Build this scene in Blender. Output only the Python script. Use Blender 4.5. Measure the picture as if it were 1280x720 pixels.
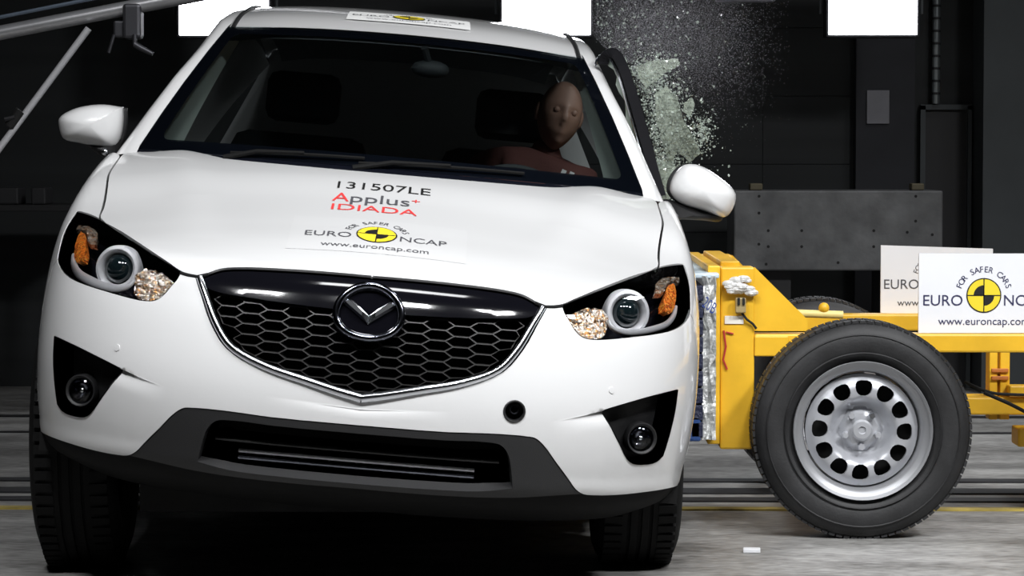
import bpy, bmesh, math, random
import numpy as np
from mathutils import Vector, Matrix
from mathutils.geometry import delaunay_2d_cdt
random.seed(7); np.random.seed(7)
R = math.radians
for o in list(bpy.data.objects): bpy.data.objects.remove(o)
SC = bpy.context.scene; COL = SC.collection

# ------------------------------------------------------------------ camera
cd = bpy.data.cameras.new('camera'); cam = bpy.data.objects.new('camera', cd); COL.objects.link(cam)
cam.location = (.475, -6.917, 1.152)
cam.rotation_euler = (R(90-2.70), 0, R(.82*1))
cd.sensor_width = 36; cd.lens = 3459/1280*36; cd.clip_start = .05; cd.clip_end = 80
SC.camera = cam
# ------------------------------------------------------------------ world + light + exposure
wd = bpy.data.worlds.new('world'); SC.world = wd; wd.use_nodes = True
wd.node_tree.nodes['Background'].inputs[0].default_value = (.55, .65, .8, 1)
wd.node_tree.nodes['Background'].inputs[1].default_value = .007
def area(name, loc, target, sx, sy, power, col=(.975, .985, 1), spread=120):
    l = bpy.data.lights.new(name, 'AREA'); l.shape = 'RECTANGLE'; l.size = sx; l.size_y = sy; l.energy = power; l.color = col; l.spread = R(spread)
    o = bpy.data.objects.new(name, l); COL.objects.link(o); o.location = loc
    o.rotation_euler = (Vector(target)-Vector(loc)).to_track_quat('-Z', 'Y').to_euler(); return o
area('front_hall_light', (-1.3, -3.3, 5.6), (0, .6, .6), .9, .5, 25, spread=56)
area('front_hall_light', (.7, -3.5, 5.6), (.3, .5, .6), .9, .5, 19, spread=65)
area('front_hall_light', (2.6, -3.2, 5.6), (.9, 1.0, .6), .9, .5, 27, spread=65)
area('side_hall_light', (4.6, -2.4, 5.0), (1.6, 1.9, .3), .9, .6, 66, spread=80)
area('overhead_hall_light', (.6, -.1, 5.6), (.6, .8, 0), 1.4, .5, 8, spread=90)
area('rear_hall_light', (3.8, 3.9, 5.4), (1.9, 3.6, 0), 1.0, .6, 34, spread=90)
SC.view_settings.view_transform = 'Standard'; SC.view_settings.look = 'None'
SC.view_settings.exposure = -0.12; SC.view_settings.gamma = 1.0; SC.view_settings.use_curve_mapping = False

# ------------------------------------------------------------------ materials
def mat(name, col, rough=.5, metal=0., coat=0., bump=0., bscale=40., var=0., vscale=6., spec=.5, stretch=None, emit=None, alpha=None, flat=False):
    m = bpy.data.materials.new(name); m.use_nodes = True; nt = m.node_tree; b = nt.nodes['Principled BSDF']
    b.inputs['Base Color'].default_value = (*col, 1); b.inputs['Roughness'].default_value = rough
    b.inputs['Metallic'].default_value = metal; b.inputs['Coat Weight'].default_value = coat; b.inputs['Coat Roughness'].default_value = .04
    b.inputs['Specular IOR Level'].default_value = spec
    tc = nt.nodes.new('ShaderNodeTexCoord'); mp = nt.nodes.new('ShaderNodeMapping')
    nt.links.new(tc.outputs['Object'], mp.inputs[0])
    if stretch: mp.inputs['Scale'].default_value = stretch
    nz = nt.nodes.new('ShaderNodeTexNoise'); nz.inputs['Scale'].default_value = vscale; nz.inputs['Detail'].default_value = 6
    nt.links.new(mp.outputs[0], nz.inputs['Vector'])
    if var:
        mx = nt.nodes.new('ShaderNodeMix'); mx.data_type = 'RGBA'
        mx.inputs['A'].default_value = (*[c*(1-var) for c in col], 1); mx.inputs['B'].default_value = (*[min(1, c*(1+var)) for c in col], 1)
        mr = nt.nodes.new('ShaderNodeMapRange'); mr.inputs[1].default_value = .3; mr.inputs[2].default_value = .7
        nt.links.new(nz.outputs[0], mr.inputs[0]); nt.links.new(mr.outputs[0], mx.inputs['Factor']); nt.links.new(mx.outputs['Result'], b.inputs['Base Color'])
    if bump:
        n2 = nt.nodes.new('ShaderNodeTexNoise'); n2.inputs['Scale'].default_value = bscale; n2.inputs['Detail'].default_value = 4
        bp = nt.nodes.new('ShaderNodeBump'); bp.inputs['Strength'].default_value = bump; bp.inputs['Distance'].default_value = .01
        nt.links.new(mp.outputs[0], n2.inputs['Vector']); nt.links.new(n2.outputs[0], bp.inputs['Height']); nt.links.new(bp.outputs[0], b.inputs['Normal'])
    if emit:
        b.inputs['Emission Color'].default_value = (*emit[0], 1); b.inputs['Emission Strength'].default_value = emit[1]
    return m
def glass(name, tint, rough=.02, base=.04):
    m = bpy.data.materials.new(name); m.use_nodes = True; nt = m.node_tree; nt.nodes.clear()
    o = nt.nodes.new('ShaderNodeOutputMaterial'); t = nt.nodes.new('ShaderNodeBsdfTransparent'); g = nt.nodes.new('ShaderNodeBsdfGlossy')
    t.inputs[0].default_value = (*tint, 1); g.inputs['Roughness'].default_value = rough
    f = nt.nodes.new('ShaderNodeFresnel'); f.inputs[0].default_value = 1.5
    x = nt.nodes.new('ShaderNodeMixShader'); nt.links.new(f.outputs[0], x.inputs[0]); nt.links.new(t.outputs[0], x.inputs[1]); nt.links.new(g.outputs[0], x.inputs[2])
    nt.links.new(x.outputs[0], o.inputs[0]); return m
M = dict(
 paint=mat('white_paint', (.77, .77, .77), .28, coat=1.0, bump=.015, bscale=90),
 black_gloss=mat('black_gloss', (.004, .004, .006), .08, coat=.6),
 black=mat('black_plastic', (.012, .012, .013), .55, bump=.1, bscale=300),
 skirt=mat('grey_black_plastic', (.019, .019, .020), .5, bump=.12, bscale=400),
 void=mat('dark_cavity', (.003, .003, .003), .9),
rubber2=mat('car_tyre_rubber', (.008, .008, .008), .75, spec=.15, bump=.1, bscale=120),
 rubber=mat('tyre_rubber', (.015, .015, .016), .6, bump=.1, bscale=120, var=.35, vscale=14),
 chrome=mat('chrome', (.86, .88, .93), .16, 1.),
 dchrome=mat('dark_chrome', (.20, .21, .25), .12, 1.),
 mesh=mat('grille_plastic', (.014, .0135, .013), .45),
 frit=mat('black_frit', (.006, .007, .012), .18, coat=.3),
 glass=glass('windscreen_glass', (.62, .68, .68)),
 sglass=glass('side_glass', (.22, .25, .25)),
 lens=glass('lamp_lens', (.97, .97, .98), .01),
 ring=mat('lamp_ring', (.72, .73, .75), .3, .25),
 silver=mat('silver_trim', (.72, .73, .76), .28, .75),
 proj=mat('projector_glass', (.006, .012, .014), .03, coat=1.),
 amber=mat('amber_reflector', (.95, .24, .02), .3, .2, bump=.6, bscale=160, var=.25, vscale=90),
 facet=mat('faceted_reflector', (.95, .80, .62), .25, .85, bump=.5, bscale=200),
 trim=mat('pillar_trim', (.60, .63, .58), .8),
 interior=mat('dark_upholstery', (.022, .024, .027), .85, bump=.2, bscale=300),
 dash=mat('dash_plastic', (.015, .016, .018), .7),
 skin=mat('dummy_vinyl', (.24, .14, .105), .6),
 suit=mat('dummy_suit', (.09, .03, .025), .85, bump=.2, bscale=200),
 yellow=mat('yellow_paint', (.80, .46, .025), .42, var=.10, vscale=9, bump=.08, bscale=30),
 steel=mat('silver_steel', (.50, .51, .54), .42, .5, bump=.05),
 alu=mat('crushed_aluminium', (.62, .63, .62), .45, .45, bump=.9, bscale=60, var=.25, vscale=30),
 blue=mat('blue_tape', (.02, .06, .20), .45, bump=.4, bscale=50),
 navyedge=mat('dark_core', (.012, .016, .045), .55, bump=.8, bscale=70),
 white_board=mat('white_board', (.82, .83, .86), .55, var=.02),
 ink=mat('navy_ink', (.035, .035, .10), .5),
 inkg=mat('grey_ink', (.08, .08, .09), .5),
 inkk=mat('black_ink', (.012, .012, .012), .5),
 red=mat('red_ink', (.72, .05, .05), .5),
 yink=mat('yellow_ink', (.86, .68, .03), .5),
 sticker=mat('sticker_film', (.79, .79, .79), .28, coat=1.),
 sticker_roof=mat('sticker_film_matte', (.88, .88, .87), .5),
 shard=mat('shard_glass', (.42, .49, .43), .2, coat=.5),
 wall=mat('dark_wall', (.016, .018, .019), .8, var=.25, vscale=1.5, stretch=(.3, 1, 6)),
 wall2=mat('dark_panel', (.022, .023, .028), .8, var=.15),
 pillar=mat('grey_pillar', (.055, .062, .066), .75, var=.15, vscale=3),
 dark=mat('dark_steel', (.012, .012, .014), .6),
 pipe=mat('pipe_aluminium', (.62, .62, .64), .35, .75, var=.1),
 paper=mat('grey_paper', (.20, .20, .22), .7, var=.1),
 block=mat('scuffed_steel', (.11, .112, .115), .6, .2, var=.35, vscale=7, stretch=(1, 1, 1), bump=.2, bscale=25),
 bolt=mat('dark_hole', (.006, .006, .006), .8),
 lampw=mat('lamp_glow', (1, 1, 1), .5, emit=((.93, .95, 1), 16)),
 dust=mat('white_dust', (.62, .62, .68), .9),
 concrete=None)
def see_through(m, a):
    nt = m.node_tree; o = nt.nodes['Material Output']; b = nt.nodes['Principled BSDF']; t = nt.nodes.new('ShaderNodeBsdfTransparent'); x = nt.nodes.new('ShaderNodeMixShader')
    x.inputs[0].default_value = a; nt.links.new(t.outputs[0], x.inputs[1]); nt.links.new(b.outputs[0], x.inputs[2]); nt.links.new(x.outputs[0], o.inputs[0])
M['shard2'] = mat('crackled_glass', (.42, .48, .40), .25, coat=.4, var=.45, vscale=55); see_through(M['shard2'], .55); see_through(M['shard'], .75)
def painted_sparkle(m, cols):  # bright and dark cells paint sparkle and reflections into the reflector colour
    nt = m.node_tree; b = nt.nodes['Principled BSDF']; tc = nt.nodes.new('ShaderNodeTexCoord'); v = nt.nodes.new('ShaderNodeTexVoronoi'); v.inputs['Scale'].default_value = 210
    sp = nt.nodes.new('ShaderNodeSeparateColor'); cr = nt.nodes.new('ShaderNodeValToRGB'); cr.color_ramp.interpolation = 'CONSTANT'; e = cr.color_ramp.elements
    e[0].color = (*cols[0], 1); e[1].color = (*cols[-1], 1); e[1].position = 1-1/len(cols)
    for i, c in enumerate(cols[1:-1]): e.new((i+1)/len(cols)).color = (*c, 1)
    nt.links.new(tc.outputs['Object'], v.inputs['Vector']); nt.links.new(v.outputs['Color'], sp.inputs[0]); nt.links.new(sp.outputs[0], cr.inputs[0]); nt.links.new(cr.outputs[0], b.inputs['Base Color'])
painted_sparkle(M['facet'], [(1, .96, .9), (.16, .09, .05), (1, .80, .55), (.85, .42, .14), (.95, .92, .88), (.30, .22, .16), (1, .9, .75)])
painted_sparkle(M['amber'], [(.95, .22, .02), (.55, .09, .01), (1., .42, .06), (.25, .05, .01), (.95, .28, .03)])
# floor: scuffed grey concrete streaked along the run-up track
def floor_mat():
    m = bpy.data.materials.new('scuffed_concrete'); m.use_nodes = True; nt = m.node_tree; b = nt.nodes['Principled BSDF']
    tc = nt.nodes.new('ShaderNodeTexCoord'); 
    def nz(sc, s, d=8):
        mp = nt.nodes.new('ShaderNodeMapping'); mp.inputs['Scale'].default_value = sc
        n = nt.nodes.new('ShaderNodeTexNoise'); n.inputs['Scale'].default_value = s; n.inputs['Detail'].default_value = d
        nt.links.new(tc.outputs['Object'], mp.inputs[0]); nt.links.new(mp.outputs[0], n.inputs['Vector']); return n.outputs[0]
    a = nz((.8, 2.4, 1), 2.6); c = nz((1.8, 5, 1), 11.); d = nz((1, 1, 1), 1.4)
    mul = nt.nodes.new('ShaderNodeMath'); mul.operation = 'ADD'; nt.links.new(a, mul.inputs[0]); nt.links.new(c, mul.inputs[1])
    ad = nt.nodes.new('ShaderNodeMath'); ad.operation = 'ADD'; nt.links.new(mul.outputs[0], ad.inputs[0]); nt.links.new(d, ad.inputs[1])
    r = nt.nodes.new('ShaderNodeMapRange'); r.inputs[1].default_value = 1.2; r.inputs[2].default_value = 1.8; nt.links.new(ad.outputs[0], r.inputs[0])
    cr = nt.nodes.new('ShaderNodeValToRGB'); e = cr.color_ramp.elements
    e[0].color = (.11, .107, .10, 1); e[1].color = (.44, .435, .42, 1); e.new(.35).color = (.225, .22, .21, 1); e.new(.65).color = (.31, .305, .295, 1)
    nt.links.new(r.outputs[0], cr.inputs[0]); nt.links.new(cr.outputs[0], b.inputs['Base Color'])
    b.inputs['Roughness'].default_value = .5
    bp = nt.nodes.new('ShaderNodeBump'); bp.inputs['Strength'].default_value = .15; bp.inputs['Distance'].default_value = .01
    nt.links.new(c, bp.inputs['Height']); nt.links.new(bp.outputs[0], b.inputs['Normal']); return m
M['concrete'] = floor_mat()

# ------------------------------------------------------------------ object helpers
def root(name, loc, label, cat, group=None):
    o = bpy.data.objects.new(name, None); COL.objects.link(o); o.location = loc; o.empty_display_size = .1
    o['label'] = label; o['category'] = cat
    if group: o['group'] = group
    o['__l'] = 0; del o['__l']
    return o
def top(o):
    while o.parent: o = o.parent
    return o
def mk(name, verts, faces, m, parent=None, smooth=False, normals=None, label=None, mats=None, fm=None):
    v = np.asarray(verts, float).reshape(-1, 3)
    loc = None
    if parent is not None: v = v-np.array(top(parent).location)
    me = bpy.data.meshes.new(name); me.from_pydata(v.tolist(), [], [list(map(int, f)) for f in faces])
    if isinstance(m, str): m = M[m]
    me.materials.append(m)
    me.polygons.foreach_set('use_smooth', [bool(smooth)]*len(me.polygons))
    me.update()
    if normals is not None: me.normals_split_custom_set_from_vertices(np.asarray(normals).tolist())
    o = bpy.data.objects.new(name, me); COL.objects.link(o)
    if parent is not None: o.parent = parent
    if label: o['label'] = label
    return o
def tag(o, label=None, cat=None, group=None, kind=None):
    if label: o['label'] = label
    if cat: o['category'] = cat
    if group: o['group'] = group
    if kind: o['kind'] = kind
    return o
def recenter(o):
    """put a top-level mesh's origin at its base centre"""
    me = o.data; n = len(me.vertices); a = np.empty(n*3); me.vertices.foreach_get('co', a); a = a.reshape(-1, 3)
    c = np.array([(a[:, 0].min()+a[:, 0].max())/2, (a[:, 1].min()+a[:, 1].max())/2, a[:, 2].min()])
    a -= c; me.vertices.foreach_set('co', a.ravel()); me.update(); o.location = Vector(c)+o.location; return o
class MB:
    """collects shapes into one mesh"""
    def __init__(s): s.v = []; s.f = []
    def add(s, v, f):
        b = len(s.v); s.v += [tuple(p) for p in v]; s.f += [tuple(i+b for i in q) for q in f]; return s
    def box(s, lo, hi, bev=0., mx=None):
        bm = bmesh.new(); bmesh.ops.create_cube(bm, size=1)
        for q in bm.verts: q.co = Vector([lo[i]+(q.co[i]+.5)*(hi[i]-lo[i]) for i in range(3)])
        if bev: bmesh.ops.bevel(bm, geom=bm.edges[:], offset=bev, segments=2, affect='EDGES', profile=.5)
        bm.verts.index_update(); v = [q.co.copy() for q in bm.verts]
        if mx: v = [mx @ q for q in v]
        s.add(v, [[q.index for q in f.verts] for f in bm.faces]); bm.free(); return s
    def tube(s, pts, r, n=12, closed=False, cap=True, sq=1.):
        P = [Vector(p) for p in pts]; N = len(P); rr = [float(q) for q in r] if hasattr(r, '__len__') else [r]*N
        T = []
        for i in range(N):
            a = P[(i-1) % N] if (closed or i > 0) else P[i]; b = P[(i+1) % N] if (closed or i < N-1) else P[i]
            T.append((b-a).normalized())
        u = T[0].orthogonal().normalized(); V = []
        for i in range(N):
            u = (u-T[i]*u.dot(T[i])).normalized(); w = T[i].cross(u)
            V += [P[i]+rr[i]*(math.cos(2*math.pi*k/n)*u+sq*math.sin(2*math.pi*k/n)*w) for k in range(n)]
        F = []
        for i in range(N if closed else N-1):
            j = (i+1) % N
            F += [(i*n+k, i*n+(k+1) % n, j*n+(k+1) % n, j*n+k) for k in range(n)]
        if cap and not closed: F += [tuple(range(n))[::-1], tuple((N-1)*n+k for k in range(n))]
        return s.add(V, F)
    def lathe(s, prof, c, axis, n=48, closed=False):
        """prof = [(radius, along)]; axis unit vector"""
        a = Vector(axis).normalized(); u = a.orthogonal().normalized(); w = a.cross(u); c = Vector(c); V = []; K = len(prof)
        for i in range(n):
            t = 2*math.pi*i/n; d = math.cos(t)*u+math.sin(t)*w
            V += [c+d*r+a*h for r, h in prof]
        F = []
        for i in range(n):
            j = (i+1) % n
            F += [(i*K+k, j*K+k, j*K+k+1, i*K+k+1) for k in range(K-1)]
            if closed: F.append((i*K+K-1, j*K+K-1, j*K, i*K))
        return s.add(V, F)
    def prism(s, poly, ax, lo, hi):
        """poly 2D in the two axes other than ax, extruded lo..hi"""
        i1, i2 = [i for i in range(3) if i != ax]; n = len(poly); V = []
        for h in (lo, hi):
            for p in poly:
                q = [0, 0, 0]; q[ax] = h; q[i1] = p[0]; q[i2] = p[1]; V.append(q)
        return s.add(V, [tuple(range(n)), tuple(range(2*n-1, n-1, -1))]+[(k, k+n, (k+1) % n+n, (k+1) % n) for k in range(n)])
    def build(s, name, m, parent=None, smooth=False, **k):
        o = mk(name, s.v, s.f, m, parent, smooth, **k)
        bm = bmesh.new(); bm.from_mesh(o.data); bmesh.ops.recalc_face_normals(bm, faces=bm.faces[:])
        if smooth:
            for e in bm.edges: e.smooth = not (len(e.link_faces) == 2 and e.calc_face_angle(0) > R(40))
        bm.to_mesh(o.data); bm.free(); return o
def sph(c, r, nu=16, nv=10):
    V = []; F = []; r = r if hasattr(r, '__len__') else (r, r, r)
    for j in range(nv+1):
        t = math.pi*j/nv
        for i in range(nu): p = 2*math.pi*i/nu; V.append((c[0]+r[0]*math.sin(t)*math.cos(p), c[1]+r[1]*math.sin(t)*math.sin(p), c[2]+r[2]*math.cos(t)))
    for j in range(nv):
        for i in range(nu): F.append((j*nu+i, j*nu+(i+1) % nu, (j+1)*nu+(i+1) % nu, (j+1)*nu+i))
    return V, F
def grid(fn, nu, nv):
    """fn(u,v) u,v in 0..1 -> point"""
    V = [fn(i/nu, j/nv) for j in range(nv+1) for i in range(nu+1)]
    F = [(j*(nu+1)+i, j*(nu+1)+i+1, (j+1)*(nu+1)+i+1, (j+1)*(nu+1)+i) for j in range(nv) for i in range(nu)]
    return V, F
def inside(P, poly):
    P = np.asarray(P); poly = np.asarray(poly); x, y = P[:, 0], P[:, 1]; r = np.zeros(len(P), bool); n = len(poly)
    for i in range(n):
        a, b = poly[i], poly[(i+1) % n]
        if a[1] == b[1]: continue
        c = ((a[1] > y) != (b[1] > y)) & (x < (b[0]-a[0])*(y-a[1])/(b[1]-a[1])+a[0]); r ^= c
    return r
def dense(poly, sp):
    o = []; n = len(poly)
    for i in range(n):
        a, b = np.array(poly[i]), np.array(poly[(i+1) % n]); k = max(1, int(math.ceil(np.linalg.norm(b-a)/sp)))
        o += [a+(b-a)*j/k for j in range(k)]
    return np.array(o)
def smoothpoly(poly, it=3, ang=38):
    """Catmull-Rom through the points, keeping sharp corners"""
    P = [np.array(p, float) for p in poly]; n = len(P); T = []
    for i in range(n):
        a, b = P[i]-P[i-1], P[(i+1) % n]-P[i]; la, lb = np.linalg.norm(a)+1e-9, np.linalg.norm(b)+1e-9
        c = math.degrees(math.acos(max(-1, min(1, float(a@b)/la/lb))))
        T.append(None if c > ang else (a/la+b/lb)/2)
    o = []
    for i in range(n):
        j = (i+1) % n; p, q = P[i], P[j]; L = np.linalg.norm(q-p); d = (q-p)/(L+1e-9)
        t0 = T[i] if T[i] is not None else d; t1 = T[j] if T[j] is not None else d
        for k in range(it):
            t = k/it; o.append((2*t**3-3*t**2+1)*p+(t**3-2*t**2+t)*L*t0+(-2*t**3+3*t**2)*q+(t**3-t**2)*L*t1)
    return o
def cdt(outer, holes, sp, lines=()):
    """triangulate a 2-D polygon with holes and inner points"""
    O = dense(outer, sp); H = [dense(h, sp) for h in holes]
    V = []; E = []
    for L in [O]+H:
        b = len(V); V += L.tolist(); E += [(b+i, b+(i+1) % len(L)) for i in range(len(L))]
    B = np.array(V); lo, hi = B.min(0), B.max(0)
    gx = np.arange(lo[0], hi[0], sp); gy = np.arange(lo[1], hi[1], sp*.866)
    G = np.array([(x+(sp/2 if j % 2 else 0), y) for j, y in enumerate(gy) for x in gx])
    for L in lines:
        L = np.array(L); b = len(V); V += L.tolist(); E += [(b+i, b+i+1) for i in range(len(L)-1)]
    B = np.array(V)
    if len(G):
        k = inside(G, O)
        for h in H: k &= ~inside(G, h)
        G = G[k]
        if len(G):
            d = np.full(len(G), 9.)
            for i in range(0, len(B), 64): d = np.minimum(d, np.sqrt(((G[:, None]-B[None, i:i+64])**2).sum(-1)).min(1))
            V += G[d > .55*sp].tolist()
    r = delaunay_2d_cdt([Vector(p) for p in V], E, [], 0, 1e-7)
    Q = np.array([list(p) for p in r[0]]); F = [list(f) for f in r[2]]
    c = np.array([Q[f].mean(0) for f in F]); k = inside(c, O)
    for h in H: k &= ~inside(c, h)
    return Q, [f for f, q in zip(F, k) if q]

# ------------------------------------------------------------------ room shell
def struct(o): o['kind'] = 'structure'; return o
struct(MB().box((-9, -9, -.2), (7, 7.2, 0)).build('floor', 'concrete'))
struct(MB().box((-9, 6.95, 0), (7, 7.2, 6)).build('wall_back', 'wall'))
struct(MB().box((-9.2, -9, 0), (-9, 7.2, 6)).build('wall_left', 'wall'))
struct(MB().box((7, -9, 0), (7.2, 7.2, 6)).build('wall_right', 'wall'))
struct(MB().box((-9, -9.2, 0), (7, -9, 6)).build('wall_front', 'wall'))
struct(MB().box((-9.2, -9.2, 6), (7.2, 7.2, 6.2)).build('ceiling', 'wall'))
# panels of the back wall, recessed joints between them
wall = bpy.data.objects['wall_back']
for i in range(3):
    for j in range(7):
        mk('panel', *(lambda b: (b.v, b.f))(MB().box((.62+i*.455, 6.94, .1+j*.34), (.62+i*.455+.452, 6.951, .1+j*.34+.337))), 'wall', wall)
struct(MB().box((1.985, 6.86, 0), (2.275, 6.95, 6)).build('trim_1', 'wall2'))
struct(MB().box((2.575, 6.6, 0), (2.80, 6.95, 6)).build('trim_2', 'pillar'))
d = MB(); d.box((2.31, 6.9, 0), (2.335, 6.94, 1.41)).box((2.545, 6.9, 0), (2.565, 6.94, 1.41)).box((2.31, 6.9, 1.39), (2.565, 6.94, 1.415))
dr = struct(MB().box((2.335, 6.93, 0), (2.545, 6.948, 1.39)).build('door_1', 'dark'))
d.build('door_frame', 'pillar', dr)
# floor rails and paint lines
for nm, y0, y1, m in (('trim_3', 2.30, 2.40, 'dark'), ('trim_4', 2.52, 2.66, 'dark'), ('trim_5', 2.86, 2.95, 'dark'), ('trim_6', 2.08, 2.14, None), ('trim_7', 4.6, 4.63, 'dark'), ('trim_8', 5.3, 5.36, 'dark')):
    if m is None: m = mat('worn_yellow_line', (.40, .31, .07), .6, var=.5, vscale=8)
    struct(MB().box((-8.9, y0, 0), (6.9, y1, .006)).build(nm, m))

# ------------------------------------------------------------------ car: implicit body surface (body frame: x right, y back, z up)
PSI, ROLL, TX, TZ = R(2.16), R(5.03), -.070, -.026
_z = np.array([[math.cos(PSI), -math.sin(PSI), 0], [math.sin(PSI), math.cos(PSI), 0], [0, 0, 1]])
_y = np.array([[math.cos(ROLL), 0, math.sin(ROLL)], [0, 1, 0], [-math.sin(ROLL), 0, math.cos(ROLL)]])
MBW = _z@_y
def b2w(p): return (np.asarray(p, float)-np.array([0, 1.5, .45]))@MBW.T+np.array([TX, 1.5, .45+TZ])
def y2w(p): return (np.asarray(p, float)-np.array([0, 1.5, 0]))@_z.T+np.array([TX, 1.5, 0])   # wheels: yawed only
def nrm2w(n): return np.asarray(n)@MBW.T
def ip(x, xs, ys):
    xs = np.asarray(xs, float); ys = np.asarray(ys, float); x = np.clip(x, xs[0], xs[-1]); m = np.gradient(ys, xs)
    i = np.clip(np.searchsorted(xs, x)-1, 0, len(xs)-2); h = xs[i+1]-xs[i]; t = (x-xs[i])/h
    return (2*t**3-3*t**2+1)*ys[i]+(t**3-2*t**2+t)*h*m[i]+(-2*t**3+3*t**2)*ys[i+1]+(t**3-t**2)*h*m[i+1]
ZW = [.15, .25, .345, .42, .55, .7, .82, .92, 1.02, 1.15]; WW = [.70, .78, .874, .887, .899, .901, .895, .884, .868, .845]
ZY = [.12, .25, .325, .36, .41, .46, .56, .68, .78, .86, .95, 1.05, 1.15]; YY = [.60, .30, .072, .037, .020, .008, .0, .02, .055, .10, .20, .36, .55]
HY = [-.1, .05, .12, .2, .32, .5, .75, 1.0, 1.2, 1.45, 1.8]; HZ = [.74, .842, .878, .909, .947, .993, 1.056, 1.124, 1.160, 1.178, 1.19]
CY = [-.1, .5, .65, 1.0, 1.4, 1.8]; CC = [.07, .07, .071, .058, .036, .03]
NN, DD = 2.6, .71
GR = [(.24, .557, 0., .546, .022, .007, 1), (.6225, .584, .49, .551, .045, .016, 0)]
def smax(a, b, k): h = np.clip(.5+.5*(a-b)/k, 0, 1); return b+(a-b)*h+k*h*(1-h)
def f(p):
    x = np.abs(p[..., 0]); y = p[..., 1]; z = p[..., 2]
    W = ip(z, ZW, WW)*(1-.11*np.clip((y-3.3)/1.1, 0, 1)**2); y0 = ip(z, ZY, YY); v = np.maximum(y0+DD-y, 0)/DD
    A = (((x/W)**NN+v**NN+1e-12)**(1/NN)-1)*.8
    B = (z-(ip(y, HY, HZ)-ip(y, CY, CC)*(x/.76)**2))*.95
    # two soft creases running up the bonnet from the lamps to the pillars
    cx = .45+.17*np.clip((y-.3)/1.0, 0, 1); B = B-.010*np.exp(-((x-cx)/.07)**2)*np.clip((y-.35)/.4, 0, 1)
    s = smax(A, B, .035)
    # pressed creases: a small step that faces the floor, fading out along its length and downwards
    for x0, z0, x1, z1, w, dp, both in GR:
        dx, dz = x1-x0, z1-z0; L = math.hypot(dx, dz); t = ((x-x0)*dx+(z-z0)*dz)/(L*L); dn = ((x-x0)*dz-(z-z0)*dx)/L*(1 if dx < 0 else -1)*-1
        e = (np.clip(t, 0, 1) if both else np.clip((1-t), 0, 1))*((t < 1.0) & (t > -.6) if not both else t > 0)
        s = s+dp*e*np.clip(1-dn/w, 0, 1)**2*np.clip((dn+.004)/.004, 0, 1)*(y < .6)
    return s
def grad(p):
    e = 1e-4; g = np.stack([f(p+np.eye(3)[i]*e)-f(p-np.eye(3)[i]*e) for i in range(3)], -1)
    return g/(np.linalg.norm(g, axis=-1, keepdims=True)+1e-12)
def cast(o, d, t0, t1, n=36):
    t = np.linspace(t0, t1, n); v = f(o[:, None]+t[None, :, None]*d[:, None]) > 0
    i = np.argmax(v, 1); i = np.where(v.any(1), np.maximum(i, 1), n-1); a, b = t[i-1], t[i]
    for _ in range(16):
        m = (a+b)/2; q = f(o+m[:, None]*d) > 0; b = np.where(q, m, b); a = np.where(q, a, m)
    return o+((a+b)/2)[:, None]*d
CEN = np.array([0, 1.3, .45]); E3 = np.array([0, -.8, .6]); E1 = np.array([1., 0, 0]); E2 = np.cross(E3, E1)
def to2(p):
    d = np.asarray(p, float)-CEN; d = d/np.linalg.norm(d, axis=-1, keepdims=True); k = 1+d@E3
    return np.stack([2*(d@E1)/k, 2*(d@E2)/k], -1)
def to3(q):
    r2 = (q**2).sum(-1, keepdims=True)/4; d = (q[..., :1]*E1+q[..., 1:]*E2+(1-r2)*E3)/(1+r2)
    return cast(np.repeat(CEN[None], len(d), 0), d, .15, 1.9)
_gx = np.linspace(0, .88, 177); _gz = np.linspace(.33, .97, 129); _X, _Z = np.meshgrid(_gx, _gz, indexing='ij')
def _mk_y():
    o = np.stack([_X.ravel(), np.full(_X.size, 1.3), _Z.ravel()], -1); return cast(o, np.repeat([[0, -1., 0]], len(o), 0), 0., 1.7, 60)[:, 1].reshape(_X.shape)
_TY = _mk_y(); _hx = np.linspace(0, .4, 61); _hy = np.linspace(.15, 1.05, 121); _A, _B = np.meshgrid(_hx, _hy, indexing='ij')
_TZ = cast(np.stack([_A.ravel(), _B.ravel(), np.full(_A.size, .5)], -1), np.repeat([[0, 0, 1.]], _A.size, 0), 0., .9, 40)[:, 2].reshape(_A.shape)
def bil(T, gx, gy, x, y):
    a = min(max((x-gx[0])/(gx[1]-gx[0]), 0), len(gx)-1.001); b = min(max((y-gy[0])/(gy[1]-gy[0]), 0), len(gy)-1.001); i, j = int(a), int(b); a -= i; b -= j
    return float((T[i, j]*(1-a)+T[i+1, j]*a)*(1-b)+(T[i, j+1]*(1-a)+T[i+1, j+1]*a)*b)
def surf_y(x, z): return bil(_TY, _gx, _gz, abs(x), z)
def surf_z(x, y): return bil(_TZ, _hx, _hy, abs(x), y)
def insetpoly(P, g):
    P = np.asarray(P); n = len(P); A = sum(P[i][0]*P[(i+1) % n][1]-P[(i+1) % n][0]*P[i][1] for i in range(n)); s = 1 if A > 0 else -1
    o = []
    for i in range(n):
        a, b = P[i]-P[i-1], P[(i+1) % n]-P[i]; a = a/(np.linalg.norm(a)+1e-9); b = b/(np.linalg.norm(b)+1e-9); t = a+b; t = t/(np.linalg.norm(t)+1e-9)
        o.append(P[i]+s*g*np.array([-t[1], t[0]]))
    return o
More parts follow.
